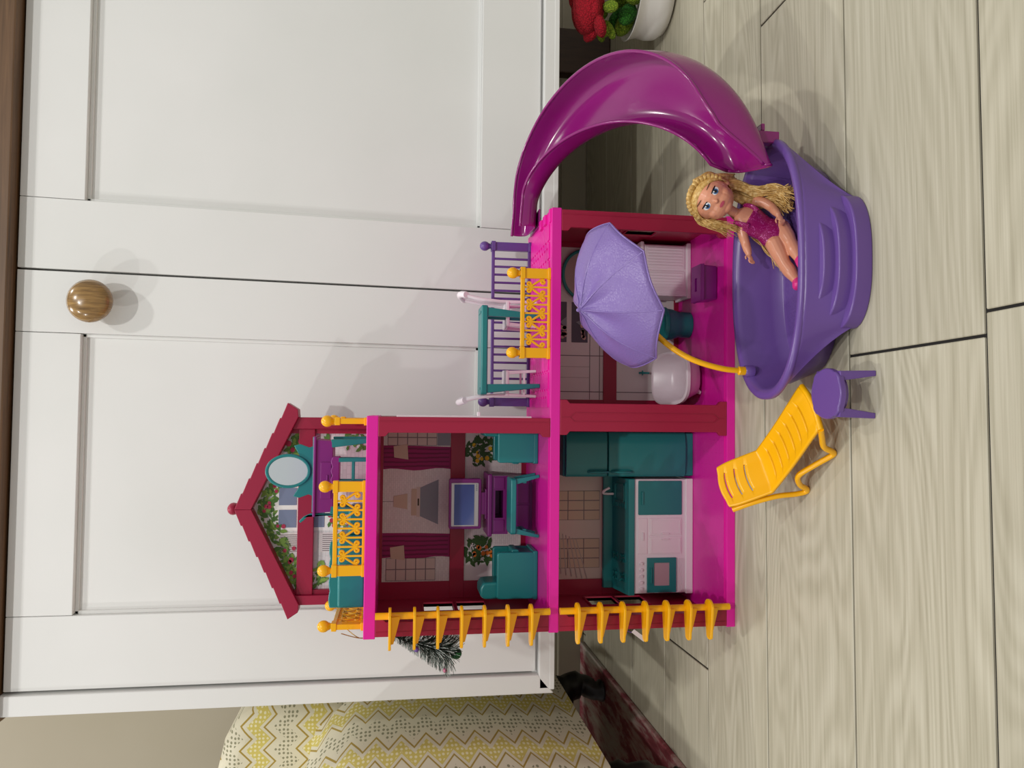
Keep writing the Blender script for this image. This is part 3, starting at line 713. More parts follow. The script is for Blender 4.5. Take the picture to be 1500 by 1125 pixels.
lo.location = (-.0610, -.1600, 0); lo.rotation_euler.z = math.atan2(-.775, .63)
st = thing0('toy_stool', 'small purple toy stool standing at the tip of the yellow lounger', 'stool')
pl = []
for k in range(48):
    a = 2*math.pi*k/48; q = (a-math.pi/4) % (math.pi/2); d = min(q, math.pi/2-q); rr = .0237*(1.06 if d < .19 else 1)
    pl.append((rr*math.cos(a), rr*1.06*math.sin(a)))
MB().prism(pl, 'z', .0310, .0375).build('seat', PURP, st, 40, bevel=.0012)
MB().lathe([(.0195, .0262), (.0195, .0312)], 32).build('seat_apron', PURP, st, 40)
for sx in (-1, 1):
    for sy in (-1, 1): MB().bar((sx*.0165, sy*.0165, .0345), (sx*.0195, sy*.0185, 0), .0092, .0072, .0050, .0050, (0, 1, 0)).build('leg', PURP, st, 0, bevel=.0007)
st.location = (.0200, -.2745, 0); st.rotation_euler.z = R_(-2)

# ---------------------------------------------------------------- kitchen
kz = Z0+.0013
fr = thing('toy_fridge', 'tall teal toy fridge freezer in the lower left room of the dollhouse', 'fridge', (-.058, .14, kz))
MB().box(-.0895, -.0265, .116, .166, kz, .2015).build('body', DTEAL, fr, 0, bevel=.002)
for z0, z1, hz in ((.0245, .1375, .1185), (.1395, .1985, .152)):
    d = MB().prism([(-.0895, .116), (-.0895, .1115), (-.085, .1085), (-.0705, .1070), (-.045, .1070), (-.031, .1085), (-.0265, .1115), (-.0265, .116)], 'z', z0, z1).build('door', DTEAL, fr, 30, bevel=.0008)
    MB().tube([(-.0825, .108, hz-.015), (-.0825, .1035, hz-.012), (-.0825, .1035, hz+.012), (-.0825, .108, hz+.015)], .0017, 8).build('handle', DTEAL, d, 50)
MB().box(-.0880, -.0280, .111, .117, kz, .0235).build('plinth', DTEAL, fr, 0, bevel=.0006)
ku = thing('toy_kitchen_unit', 'white toy kitchen counter with teal worktop, sink, hob and oven', 'kitchen unit', (-.173, .14, kz))
kx0, kx1, ky = -.2545, -.0925, .1125
MB().box(kx0+.001, kx1-.0005, ky, .166, kz, .0985).build('body', WHITEP, ku, 0, bevel=.0015)
MB().box(kx0, kx1, ky-.0022, .150, kz, kz+.0105).build('plinth', WHITEP, ku, 0, bevel=.001)
wt = MB().box(kx0-.001, kx1, ky-.0030, .167, .0985, .1075).tilt().build('worktop', DTEAL, ku, 0, bevel=.0013)
MB().box(kx0-.001, kx1, .161, .167, .1060, .1200).tilt().build('splashback', DTEAL, wt, 0, bevel=.001)
MB().ring(rrect(-.1365, -.0985, .118, .155, .002), rrect(-.1350, -.1000, .1195, .1535, .002), 'z', .1070, .1088).tilt().build('sink_edge', DTEAL, wt, 0)
MB().ring(rrect(-.1270, -.1010, .1215, .150, .004), rrect(-.1255, -.1025, .123, .1485, .004), 'z', .1070, .1098).tilt().build('sink', DTEAL, wt, 0)
MB().prism(rrect(-.1255, -.1025, .123, .1485, .004), 'z', .1070, .1080).tilt().build('sink_bowl', DTEAL, wt, 0)
for k in range(6): MB().box(-.1345+.0013*k*0, -.1290, .1205+.0055*k, .1225+.0055*k, .1072, .1090).tilt().build('drainer_rib', DTEAL, wt, 0)
MB().tube(bez([(-.1180, .1555, .107), (-.1180, .1560, .118), (-.1165, .1545, .1245), (-.1120, .149, .1240), (-.1085, .1465, .1185)], 5), .0018, 10).tilt().build('tap', WHITEP, wt, 60, label='white curved tap')
for cx, cy in ((-.2330, .126), (-.2330, .148), (-.2060, .126), (-.2060, .148)):
    m = MB()
    for a in (45, 135, 225, 315): m.bar((cx+.0022*math.cos(R_(a)), cy+.0022*math.sin(R_(a)), .1085), (cx+.0075*math.cos(R_(a)), cy+.0075*math.sin(R_(a)), .1100), .0012, .0022)
    m.ring(circ(18, .0078, None, cx, cy), circ(18, .0066, None, cx, cy), 'z', .107, .1086)
    m.tilt().build('hob_burner', DTEAL, wt, 0)
def kdoor(x0, x1, z0, z1, mat, nm, hnd, prov=.0018):
    d = MB().prism(rrect(x0, x1, z0, z1, .0012, 2), 'y', ky-prov, ky+.001).build(nm, mat, ku, 0, bevel=.0006)
    return d
d = kdoor(-.1435, -.0955, .0290, .0930, DTEAL, 'dishwasher_door', 0); MB().box(-.1290, -.1105, ky-.0042, ky-.001, .0862, .0890).build('handle', DTEAL, d, 0, bevel=.0006)
d = kdoor(-.1985, -.1480, .0795, .0935, WHITEP, 'drawer', 0, .001); MB().box(-.1790, -.1680, ky-.0030, ky, .0852, .0872).build('handle', WHITEP, d, 0, bevel=.0005)
for x0, x1, hx in ((-.1725, -.1480, -.1705), (-.1985, -.1740, -.1785)):
    d = kdoor(x0, x1, .0290, .0765, WHITEP, 'cupboard_door', 0, .0012); MB().box(hx, hx+.0018, ky-.0036, ky, .0480, .0590).build('handle', WHITEP, d, 0, bevel=.0005)
    MB().ring(rect(x0+.0025, x1-.0025, .0315, .0740), rect(x0+.0034, x1-.0034, .0324, .0731), 'y', ky-.0018, ky-.001).build('door_bead', WHITEP, d, 0)
ov = MB().ring(rect(-.2520, -.2035, .0375, .0800), rect(-.2425, -.2105, .0475, .0700), 'y', ky-.0030, ky+.0005).build('oven_door', DTEAL, ku, 0, bevel=.0005)
MB().box(-.2425, -.2105, ky-.0016, ky+.0005, .0475, .0700).build('oven_window', plastic('oven_glass', '#b79aa2', .25, .05), ov, 0)
MB().box(-.2390, -.2170, ky-.0052, ky-.002, .0735, .0762).build('handle', DTEAL, ov, 0, bevel=.0006)
for k in range(5): MB().lathe([(.0021, -.003), (.0021, 0)], 12, (-.2115-.0088*k, ky, .0885), axis='y').build('oven_knob', WHITEP, ku, 40)
for k in range(5): MB().box(-.2510, -.2050, ky-.0010, ky+.0005, .0255+.0021*k, .0265+.0021*k).build('vent_bar', WHITEP, ku, 0)

# ---------------------------------------------------------------- bathroom
bt = thing('toy_bathtub', 'white toy bathtub in the lower right room with its rounded end to the front', 'bathtub', (.0495, .11, kz))
BX, BY = .0500, .1085
def tub(a, b, z, tilt=0):
    out = []
    for k in range(40):
        t = 2*math.pi*k/40; c, s_ = math.cos(t), math.sin(t); e = .62
        y = BY+b*math.copysign(abs(s_)**e, s_); out.append((BX+a*math.copysign(abs(c)**e, c), y, z+tilt*(y-BY)))
    return out
pf = [(.0205, .032, .0160, 0), (.0240, .036, .0180, 0), (.0310, .047, .034, .05), (.0335, .0520, .0455, .13), (.0375, .0545, .0460, .13), (.0378, .0550, .0500, .13), (.0352, .0520, .0512, .13), (.0322, .0490, .0490, .13), (.0285, .0440, .030, .03), (.0205, .0350, .0205, 0), (.004, .006, .0195, 0)]
m = MB().grid([tub(*p) for p in pf], cv=True); m.f.append(tuple(range(40))); m.f.append(tuple(range(len(m.v)-40, len(m.v)))[::-1])
m.build('tub', WHITEP, bt, 60)
for x, y in ((.0330, .083), (.0670, .083), (.0330, .138), (.0670, .138)): MB().bar((x, y, .020), (x+(x-BX)*.25, y+(-.004 if y < .1 else .004), kz+.0012), .0075, .006, .003, .003).build('foot', WHITEP, bt, 0, bevel=.0006)
tap = MB().tube([(.0600, .1645, .0600), (.0600, .1640, .0760)], .0016, 8).build('tap', TEAL, bt, 50, label='tiny teal tap'); MB().box(.0565, .0635, .162, .165, .070, .0715).build('tap_handle', TEAL, tap, 0)
po = thing('toy_toilet', 'teal round toy toilet half hidden behind the lilac parasol', 'toilet', (.1290, .127, kz))
MB().lathe([(.0155, kz), (.0185, kz+.0005), (.0188, .0250), (.0180, .0285), (.0195, .0320), (.0222, .040), (.0232, .0485), (.0238, .0495)], 36, (.1290, .1270, 0)).build('bowl', TEAL, po, 40)
MB().lathe([(.0238, .0492), (.0249, .0500), (.0250, .0545), (.0240, .0562), (.0170, .0562), (.0160, .0540)], 36, (.1290, .1270, 0)).build('rim', TEAL, po, 40)
MB().prism(rrect(.1090, .1490, .056, .105, .004), 'y', .150, .1660).build('cistern', TEAL, po, 0, bevel=.0015)
ca = thing('toy_changing_cabinet', 'low white ribbed toy cabinet beside the purple toy box', 'cabinet', (.207, .142, kz))
MB().box(.1700, .2440, .1215, .166, kz, .0850).build('body', WHITEP, ca, 0, bevel=.001)
MB().box(.1670, .2475, .1190, .168, kz, kz+.0060).build('foot_rail', WHITEP, ca, 0, bevel=.0012)
MB().box(.1670, .2475, .1190, .168, .0835, .0885).build('top_board', WHITEP, ca, 0, bevel=.0012)
for x0, x1 in ((.1720, .2060), (.2085, .2425)):
    dd = MB().box(x0, x1, .1203, .1220, kz+.009, .0815).build('door', WHITEP, ca, 0, bevel=.0005)
    for k in range(7): MB().box(x0+.0040+k*.0042, x0+.0054+k*.0042, .1195, .1206, kz+.013, .0775).build('rib', WHITEP, dd, 0)
bx_ = thing('toy_carry_box', 'small dark purple toy box with a slotted lid on the pink floor', 'box', (.175, .042, kz))
MB().prism([(.1525, kz), (.1968, kz), (.1985, .0335), (.1505, .0335)], 'y', .0260, .0560).build('body', PLUM, bx_, 0, bevel=.0022, seg=3)
ld = MB().box(.1500, .1992, .0240, .0580, .0318, .0340).build('lid', PLUM, bx_, 0, bevel=.0006)
hole_panel('z', .0338, .0370, .1505, .1987, .0245, .0575, [(.1640, .1820, .0375, .0450)]).build('lid_top', PLUM, ld, 0)
rg = thing('toy_round_mirror', 'dark teal round mirror ring on the bathroom wall behind the parasol', 'mirror', (.2045, .165, .162))
MB().ring([(.2040+.0385*math.cos(t*math.pi/24), .1600+.0345*math.sin(t*math.pi/24)) for t in range(48)], [(.2040+.0340*math.cos(t*math.pi/24), .1600+.0300*math.sin(t*math.pi/24)) for t in range(48)], 'y', .1640, .1685).build('frame', DTEAL, rg, 60, bevel=.001)
MB().prism([(.2040+.0342*math.cos(t*math.pi/24), .1600+.0302*math.sin(t*math.pi/24)) for t in range(48)], 'y', .1670, .1685).build('mirror_face', plastic('dull_mirror', '#b59a98', .35, .05), rg, 0)

# ---------------------------------------------------------------- living room
lz = Z1+.0013
def armchair(nm, label):
    t = thing0(nm, label, 'armchair', 'teal toy armchairs')
    # faces +x; width along y
    MB().prism(rrect(-.032, .026, .004, .026, .003), 'y', -.024, .024).build('seat_base', TEAL, t, 0, bevel=.001)
    MB().box(-.0345, .0290, -.0275, .0275, 0, .0065).build('plinth', TEAL, t, 0, bevel=.0015)
    MB().prism([(-.0345, .004), (-.0345, .0700), (-.0300, .0755), (-.0200, .0755), (-.0130, .0715), (-.0110, .028), (-.0110, .004)], 'y', -.0215, .0215).build('backrest', TEAL, t, 30, bevel=.003, seg=4)
    MB().prism(rrect(-.012, .030, .024, .034, .003), 'y', -.0195, .0195).build('cushion', TEAL, t, 30, bevel=.001)
    for y in (-1, 1): MB().prism(rrect(-.0335, .0275, .004, .0545, .004), 'y', y*.0195 if y > 0 else -.0275, .0275 if y > 0 else -.0195).build('armrest', TEAL, t, 30, bevel=.0018, seg=3)
    return t
a1 = armchair('toy_armchair', 'teal toy armchair at the left wall below the orange tree print'); a1.location = (-.2125, .0955, lz)
a2 = copy_tree(a1); a2.location = (-.0440, .1000, lz); a2.scale.x = .86; a2.rotation_euler.z = math.pi; a2['label'] = 'teal toy armchair at the right below the lemon tree print, partly behind the crimson post'
cb = thing('toy_tv_cabinet', 'dark purple toy cabinet under the toy television', 'cabinet', (-.126, .135, lz))
hole_panel('y', .1160, .1600, -.1640, -.0895, lz, .3015, [(-.1455, -.1080, .2855, .2965)]).box(-.1640, -.0895, .155, .1605, lz, .3015).build('body', PLUM, cb, 0)
MB().box(-.1705, -.0855, .1090, .165, .3010, .3070).build('top', PLUM, cb, 0, bevel=.0014)
hole_panel('y', .1120, .1200, -.1675, -.0880, .2790, .3010, [(-.1455, -.1080, .2855, .2965)]).build('front_board', PLUM, cb, 0)
for x0, x1 in ((-.1620, -.1285), (-.1260, -.0920)): MB().box(x0, x1, .1145, .1165, lz+.004, .2770).build('door', PLUM, cb, 0, bevel=.0005)
for x0, x1 in ((-.1645, -.1480), (-.1060, -.0900)): MB().box(x0, x1, .1107, .1125, .2840, .2985).build('drawer', PLUM, cb, 0, bevel=.0005)
tt = thing('toy_television', 'toy television with purple frame and blue screen on the purple toy cabinet', 'television', (-.1255, .128, .307))
MB().prism(rrect(-.1618, -.0928, .3145, .3590, .0025), 'y', .1230, .1330).build('casing', PLUM, tt, 0, bevel=.001)
MB().prism(rrect(-.1580, -.0985, .3185, .3560, .001), 'y', .1216, .1240).build('bezel', SILVER, tt, 0, bevel=.0004)
def scr():
    t = NT('screen_print'); c = t.n('ShaderNodeTexCoord'); sx = t.n('ShaderNodeSeparateXYZ'); t.l(c.outputs['Object'], sx.inputs[0])
    k = t.math('ADD', t.math('MULTIPLY', sx.outputs[0], -9.), t.math('MULTIPLY', sx.outputs[2], -14.)); t.base(t.ramp(t.math('ADD', k, .75), [(.2, '#3b4a8c'), (.55, '#4c5fa2'), (.9, '#8794c2')])); t.p.inputs['Roughness'].default_value = .25; return t.m
MB().box(-.1560, -.1005, .1208, .1222, .3245, .3520).build('screen', scr(), tt, 0)
for k in range(4): MB().lathe([(.0009, -.0006), (.0009, 0)], 8, (-.1085+.0022*k*1.1, .1216, .3212), axis='y').build('button', GREY, tt, 40)
MB().box(-.1420, -.1120, .1245, .1325, .3080, .3150).build('neck', PLUM, tt, 0); MB().box(-.1480, -.1070, .1200, .1380, .3070, .3092).build('stand', PLUM, tt, 0, bevel=.0005)
ct = thing('toy_coffee_table', 'teal toy coffee table with splayed legs in front of the purple cabinet', 'table', (-.123, .075, lz))
MB().prism(rrect(-.1600, -.0870, .0560, .0960, .004), 'z', .2755, .2830).build('table_top', TEAL, ct, 30, bevel=.0012)
for x, sx in ((-.1555, -1), (-.0915, 1)):
    for y, sy in ((.0610, -1), (.0910, 1)): MB().bar((x, y, .2765), (x+sx*.0075, y+sy*.004*0, lz+.0008), .0070, .0055, .0038, .0038, (0, 1, 0)).build('leg', TEAL, ct, 0, bevel=.0005)
    MB().box(x-.002, x+.002, .061, .091, .262, .2665).build('stretcher', TEAL, ct, 0)

# ---------------------------------------------------------------- top floor
vt = thing('toy_dressing_table', 'toy dressing table with purple drawer and oval teal mirror on the top floor', 'dressing table', (-.085, .08, Z2))
MB().prism([(-.1285, .5095), (-.0395, .5115), (-.0375, .5320), (-.1300, .5320)], 'y', .0600, .1010).build('drawer_box', PLUM, vt, 0, bevel=.0008)
MB().box(-.1345, -.0335, .0570, .1050, .5315, .5350).build('table_top', PLUM, vt, 0, bevel=.0012)
dw = MB().box(-.1120, -.0660, .0588, .0610, .5125, .5260).build('drawer_front', PLUM, vt, 0, bevel=.0006); MB().box(-.0960, -.0820, .0575, .0592, .5165, .5185).build('drawer_pull', PLUM, dw, 0, bevel=.0004)
MB().box(-.1340, -.0350, .0970, .1060, .5345, .5400).build('back_ledge', TEAL, vt, 0, bevel=.001)
pl = [(-.1130, .5385), (-.1105, .5445), (-.1150, .5560), (-.1130, .5640), (-.1060, .5600), (-.0950, .5540), (-.0800, .5520), (-.0650, .5540), (-.0540, .5600), (-.0470, .5640), (-.0450, .5560), (-.0495, .5445), (-.0470, .5385)]
MB().prism(pl, 'y', .0985, .1045).build('mirror_bracket', TEAL, vt, 30, bevel=.0008)
MX, MZ = -.0800, .5705
mf = MB().ring(circ(48, .0222, .0290, MX, MZ), circ(48, .0182, .0245, MX, MZ), 'y', .0955, .1045).build('mirror_frame', TEAL, vt, 60, bevel=.0012)
mg = NT('mirror_foil'); mg.base(lin('#c3ced2')); mg.p.inputs['Metallic'].default_value = .15; mg.p.inputs['Roughness'].default_value = .28
MB().prism(circ(48, .0186, .0250, MX, MZ), 'y', .0962, .0984).build('mirror_glass', mg.m, mf, 0)
for (x, y, dx) in ((-.0425, .0640, .0035), (-.0400, .0980, .003), (-.1265, .0640, -.003), (-.1265, .0980, -.003)):
    MB().bar((x, y, .5130), (x+dx, y-.003, Z2+.0008), .0105, .008, .0055, .005, (0, 1, 0)).build('leg', TEAL, vt, 0, bevel=.0006)
MB().prism([(-.1330, .5400), (-.1395, .5460), (-.1425, .5500), (-.1400, .5515), (-.1350, .5465), (-.1310, .5380), (-.1310, .5000), (-.1345, .4985)], 'y', .0620, .0700).build('side_scroll', TEAL, vt, 30, bevel=.0006)
so = thing('toy_vanity_stool', 'small toy stool with scalloped purple seat and teal legs under the dressing table', 'stool', (-.075, .045, Z2))
sp = []
for k in range(25):
    x = -.0920+.0340*k/24; sp.append((x, .5095+.0016*abs(math.sin(math.pi*k/8))))
MB().prism([(-.0925, .5010), (-.0575, .5010)]+sp[::-1], 'y', .0330, .0560).build('seat', PLUM, so, 30, bevel=.0008)
for x in (-.0890, -.0615):
    for y in (.0350, .0540): MB().bar((x, y, .5030), (x*1.0, y, Z2+.0004), .0050, .0040, .0042, .0036, (0, 1, 0)).build('leg', TEAL, so, 0)
MB().box(-.0890, -.0615, .0340, .0362, .4830, .4860).build('stretcher', TEAL, so, 0); MB().box(-.0890, -.0615, .0530, .0552, .4830, .4860).build('stretcher', TEAL, so, 0)
bd = thing('toy_bed', 'teal toy bed with a wavy headboard behind the yellow top railing', 'bed', (-.19, .08, Z2))
def wavy(x0, x1, z, n=24): return [(x0+(x1-x0)*k/n, z+.0014*abs(math.sin(math.pi*k/6))) for k in range(n+1)]
MB().prism([(-.2470, Z2+.0005), (-.1650, Z2+.0005)]+wavy(-.2470, -.1650, .5115)[::-1], 'y', .0520, .0590).build('headboard', TEAL, bd, 30, bevel=.0012)
MB().prism(rrect(-.2455, -.1560, Z2+.0005, .5015, .004), 'y', .0430, .1280).build('mattress', TEAL, bd, 30, bevel=.003, seg=3)
MB().box(-.1560, -.1250, .0480, .1240, Z2+.0005, .4900).build('foot_bench', TEAL, bd, 0, bevel=.003)

# ---------------------------------------------------------------- terrace furniture
tb = thing('toy_terrace_table', 'teal rectangular toy table on the pink terrace behind the yellow railing', 'table', (.079, .085, Z1))
MB().prism(rrect(.0225, .1405, .0615, .1065, .003), 'z', .3150, .3235).build('table_top', TEAL, tb, 30, bevel=.0015)
for x, sx in ((.0305, -1), (.1320, 1)):
    for y in (.0670, .1005): MB().bar((x, y, .3160), (x-sx*.0015*1.0 if 0 else x+(-.006 if sx < 0 else -.0045)*0+ sx*(-.0045), y, Z1+.0015), .0115, .0080, .0052, .0048, (0, 1, 0)).build('leg', TEAL, tb, 0, bevel=.0006)
    MB().box(x-.0015 if sx < 0 else x-.0015, x+.0015, .0700, .0980, .323, .3242).build('peg', TEAL, tb, 0)
def terrace_chair(label):
    t = thing0('toy_terrace_chair', label, 'chair', 'white toy terrace chairs')
    MB().prism(rrect(-.018, .018, -.018, .018, .003), 'z', .0390, .0440).build('seat', WHITEP, t, 30, bevel=.001)
    for y in (-.0150, .0150):
        MB().tube(bez([(.0170, y, .0015), (.0160, y, .030), (.0160, y, .048), (.0185, y, .075), (.0240, y, .102)], 4), [.0021]*4+[.0026]*13, 8).build('rear_leg', WHITEP, t, 60)
        MB().bar((-.0150, y, .0400), (-.0175, y, .0015), .0050, .0045, .0034, .0034, (0, 1, 0)).build('leg', WHITEP, t, 0, bevel=.0005)
        MB().bar((-.0150, y, .0180), (.0150, y, .0180), .0028, .0028).build('stretcher', WHITEP, t, 0)
    MB().tube(bez([(.0235, -.0185, .0985), (.0265, -.006, .1045), (.0265, .006, .1045), (.0235, .0185, .0985)], 4), .0045, 10).build('top_rail', WHITEP, t, 60)
    for y in (-.007, 0, .007): MB().tube([(.0165, y, .044), (.0190, y, .075), (.0245, y, .101)], .0013, 6).build('back_slat', WHITEP, t, 60)
    return t
c1 = terrace_chair('white toy chair at the right end of the teal terrace table'); c1.location = (.1330, .1100, Z1); c1.rotation_euler.z = R_(4)
c2 = copy_tree(c1); c2.location = (.0390, .1100, Z1); c2.rotation_euler.z = R_(178); c2['label'] = 'white toy chair at the left end of the teal terrace table'

# ---------------------------------------------------------------- doll in the pool
SKIN = plastic('doll_skin', '#dd9878', .30, .03, sss=.12)
def hairm():
    t = NT('golden_hair'); v = t.obj((1, 1, 1)); g = t.noise(v, 260, 4, .6); t.base(t.ramp(g, [(.3, '#a67c3c'), (.5, '#d0a75e'), (.72, '#ecd092')])); t.p.inputs['Roughness'].default_value = .42; return t.m
HAIR = hairm()
def suitm():
    t = NT('glitter_swimsuit'); v = t.n('ShaderNodeTexVoronoi'); t.l(t.obj(), v.inputs['Vector']); v.inputs['Scale'].default_value = 1500
    g = t.math('GREATER_THAN', t.n('ShaderNodeSeparateColor').outputs[0], .5) if 0 else None
    sc = t.n('ShaderNodeSeparateColor'); t.l(v.outputs['Color'], sc.inputs[0]); hot = t.math('GREATER_THAN', sc.outputs[0], .91)
    t.base(t.mix(hot, lin('#96065a'), lin('#e070bc'))); t.p.inputs['Roughness'].default_value = .28; t.l(t.math('MULTIPLY', hot, .5), t.p.inputs['Metallic']); t.bump(sc.outputs[1], .5, .0006); return t.m
SUIT = suitm()
doll = thing('toy_doll', 'blonde toy doll in a glittery magenta swimsuit reclining in the purple pool', 'doll', (.190, -.160, .0065))
V = Vector
Jn = dict(neck=V((.2209, -.150, .0696)), shR=V((.2045, -.151, .0620)), shL=V((.2335, -.151, .0450)), chest=V((.2160, -.1505, .0525)), waist=V((.2050, -.154, .0375)), hip=V((.1965, -.156, .0255)),
          elR=V((.1863, -.152, .0579)), wrR=V((.1745, -.157, .0567)), elL=V((.2254, -.161, .0325)), wrL=V((.2150, -.172, .0305)),
          hipA=V((.1875, -.159, .0285)), knA=V((.1625, -.170, .0222)), anA=V((.1430, -.1775, .0125)), hipB=V((.2035, -.159, .0200)), knB=V((.1839, -.172, .0155)), anB=V((.1648, -.184, .0135)))
HC = V((0.2331, -0.1540, 0.0977)); hu = V((0.4671, 0.2263, 0.8547)).normalized(); hr = V((0.8445, -0.4007, -0.3555)).normalized(); hf = V((-0.2620, -0.8878, 0.3783)).normalized()
HM = Matrix((hr, hf, hu)).transposed()*1.1      # local x = viewer's right, y = face forward, z = crown
def HP(x, y, z): return HC+HM @ V((x, y, z))
tors = (Jn['chest']-Jn['hip']).normalized(); tside = (Jn['shL']-Jn['shR']).normalized()
def torso(m, grow=0., parts=None):
    secs = [(-.0105, .0060, .0060), (-.006, .0125, .0090), (0, .0158, .0108), (.0065, .0150, .0100), (.0140, .0128, .0086), (.0220, .0138, .0092), (.0300, .0160, .0100), (.0350, .0168, .0096), (.0400, .0150, .0084), (.0445, .0105, .0070), (.0480, .0062, .0056)]
    if parts: secs = [x for x in secs if parts[0] <= x[0] <= parts[1]]
    rows = []; fwd = tside.cross(tors)
    if fwd.y > 0: fwd = -fwd
    up_ = (Jn['neck']-Jn['hip']).normalized()
    for d, a, b in secs:
        c = Jn['hip']+up_*d+(Jn['hip']-Jn['hip'])
        rows.append([c+tside*(a+grow)*math.cos(2*math.pi*k/24)+fwd*(b+grow)*math.sin(2*math.pi*k/24) for k in range(24)])
    b0 = len(m.v); m.grid(rows, cv=True); m.f.append(tuple(range(b0, b0+24))); m.f.append(tuple(range(len(m.v)-24, len(m.v)))[::-1]); return m
def limb(m, pts, rs):
    P = bez(pts, 5); n = len(P)-1; R2 = []
    for i in range(n+1):
        t = i/n*(len(rs)-1); k = min(int(t), len(rs)-2); f = t-k; f = f*f*(3-2*f); R2.append(rs[k]*(1-f)+rs[k+1]*f)
    m.tube(P, R2, 14); m.ball(pts[0], rs[0]*.98, 12); m.ball(pts[-1], rs[-1]*.98, 12)
body = MB(); torso(body)
limb(body, [Jn['hip']+tors*.035, Jn['neck'], HC-hu*.010], [.0062, .0052, .0055])
limb(body, [Jn['shR'], (Jn['shR']+Jn['elR'])/2+V((.0005, 0, .0008)), Jn['elR'], (Jn['elR']+Jn['wrR'])/2, Jn['wrR']], [.0064, .0054, .0048, .0046, .0034])
limb(body, [Jn['shL'], (Jn['shL']+Jn['elL'])/2+V((.002, 0, 0)), Jn['elL'], (Jn['elL']+Jn['wrL'])/2, Jn['wrL']], [.0064, .0055, .0050, .0046, .0036])
limb(body, [Jn['hipA'], (Jn['hipA']+Jn['knA'])/2, Jn['knA'], Jn['knA'].lerp(Jn['anA'], .4), Jn['anA']], [.0100, .0092, .0070, .0074, .0046])
limb(body, [Jn['hipB'], (Jn['hipB']+Jn['knB'])/2, Jn['knB'], Jn['knB'].lerp(Jn['anB'], .4), Jn['anB']], [.0098, .0090, .0068, .0070, .0044])
limb(body, [Jn['anA'], Jn['anA']+V((-.007, -.007, -.0005))], [.0040, .0036]); limb(body, [Jn['anB'], Jn['anB']+V((-.006, -.006, -.002))], [.0040, .0036])
# head: skull, cheeks, chin, nose, ears
body.ball(HC+hu*.002, (.0198, .0205, .0205), 28, HM); body.ball(HP(0, .004, -.0085), (.0165, .0150, .0125), 24, HM); body.ball(HP(0, .0095, -.0165), (.0068, .0062, .0050), 16, HM)
for sx in (-1, 1): body.ball(HP(sx*.0085, .0098, -.0078), (.0070, .0064, .0062), 16, HM); body.ball(HP(sx*.0195, -.001, -.0045), (.0022, .0030, .0042), 12, HM)
body.ball(HP(0, .0198, -.0052), (.0021, .0026, .0019), 12, HM); body.ball(HP(0, .0185, -.0028), (.0015, .0022, .0030), 12, HM)
# hands: palm, four fingers, thumb
def hand(wr, d, side, n, curl):
    d = d.normalized(); side = side.normalized(); n = n.normalized()
    pc = wr+d*.0042; M = Matrix((side, n, d)).transposed(); body.ball(pc, (.0036, .0020, .0046), 14, M)
    for k, (o, L) in enumerate(((-.0027, .0050), (-.0009, .0058), (.0009, .0054), (.0027, .0042))):
        b = pc+side*o+d*.0035; c1_ = b+d*L*.45+n*curl*L*.18; c2_ = c1_+d*L*.30*(1-curl*.7)+n*curl*L*.5
        body.tube([b, c1_, c2_], [.00120, .00115, .00095], 8); body.ball(c2_, .00098, 8)
    b = pc-side*.0030-d*.001; c1_ = b-side*.0026+d*.0022+n*.0004; c2_ = c1_-side*.0006+d*.0026+n*.0006
    body.tube([b, c1_, c2_], [.0013, .0012, .0010], 8); body.ball(c2_, .0010, 8)
hand(Jn['wrR'], V((-.85, -.15, -.25)), V((-.25, .0, -1)), V((-.3, -.9, .3)), .55)
hand(Jn['wrL'], V((-.80, -.25, -.35)), V((.35, .0, -.9)), V((-.35, .85, -.3)), .95)
bo_ = body.build('body', SKIN, doll, 180)
rm = bo_.modifiers.new('r', 'REMESH'); rm.mode = 'VOXEL'; rm.voxel_size = .00062; rm.use_smooth_shade = True
sm = bo_.modifiers.new('s', 'SMOOTH'); sm.factor = .5; sm.iterations = 5
# swimsuit with straps
su = MB(); torso(su, .0010, (-.006, .0360))
upv = (Jn['neck']-Jn['hip']).normalized(); fwd = tside.cross(upv); fwd = -fwd if fwd.y > 0 else fwd
limb(su, [Jn['hip']-upv*.004, Jn['hip']-upv*.0105+fwd*.002, Jn['hip']-upv*.004-fwd*.006], [.0078, .0062, .0078])
for sx in (-1, 1):
    su.tube(bez([Jn['hip']+upv*.0310+tside*sx*.0100+fwd*.0088, Jn['hip']+upv*.0395+tside*sx*.0118+fwd*.0072, Jn['hip']+upv*.0440+tside*sx*.0112+fwd*.001, Jn['hip']+upv*.036+tside*sx*.0100-fwd*.0085], 5), .0034, 12, .60)
so_ = su.build('swimsuit', SUIT, doll, 180); rm = so_.modifiers.new('r', 'REMESH'); rm.mode = 'VOXEL'; rm.voxel_size = .0007; rm.use_smooth_shade = True
sm = so_.modifiers.new('s', 'SMOOTH'); sm.factor = .5; sm.iterations = 4
SHOE = plastic('pink_shoe', '#e6328c', .3, .03)
for an, dv in ((Jn['anA'], V((-.60, -.60, .25))), (Jn['anB'], V((-.6, -.6, .0)))):
    f_ = dv.normalized(); sh_ = MB().tube(bez([an-f_*.0035+V((0, 0, -.001)), an+f_*.002, an+f_*.0085, an+f_*.0125], 4), [.0030]+[.0052]*5+[.0056]*4+[.0052, .0044, .0020], 14, .85); sh_.build('shoe', SHOE, doll, 180)
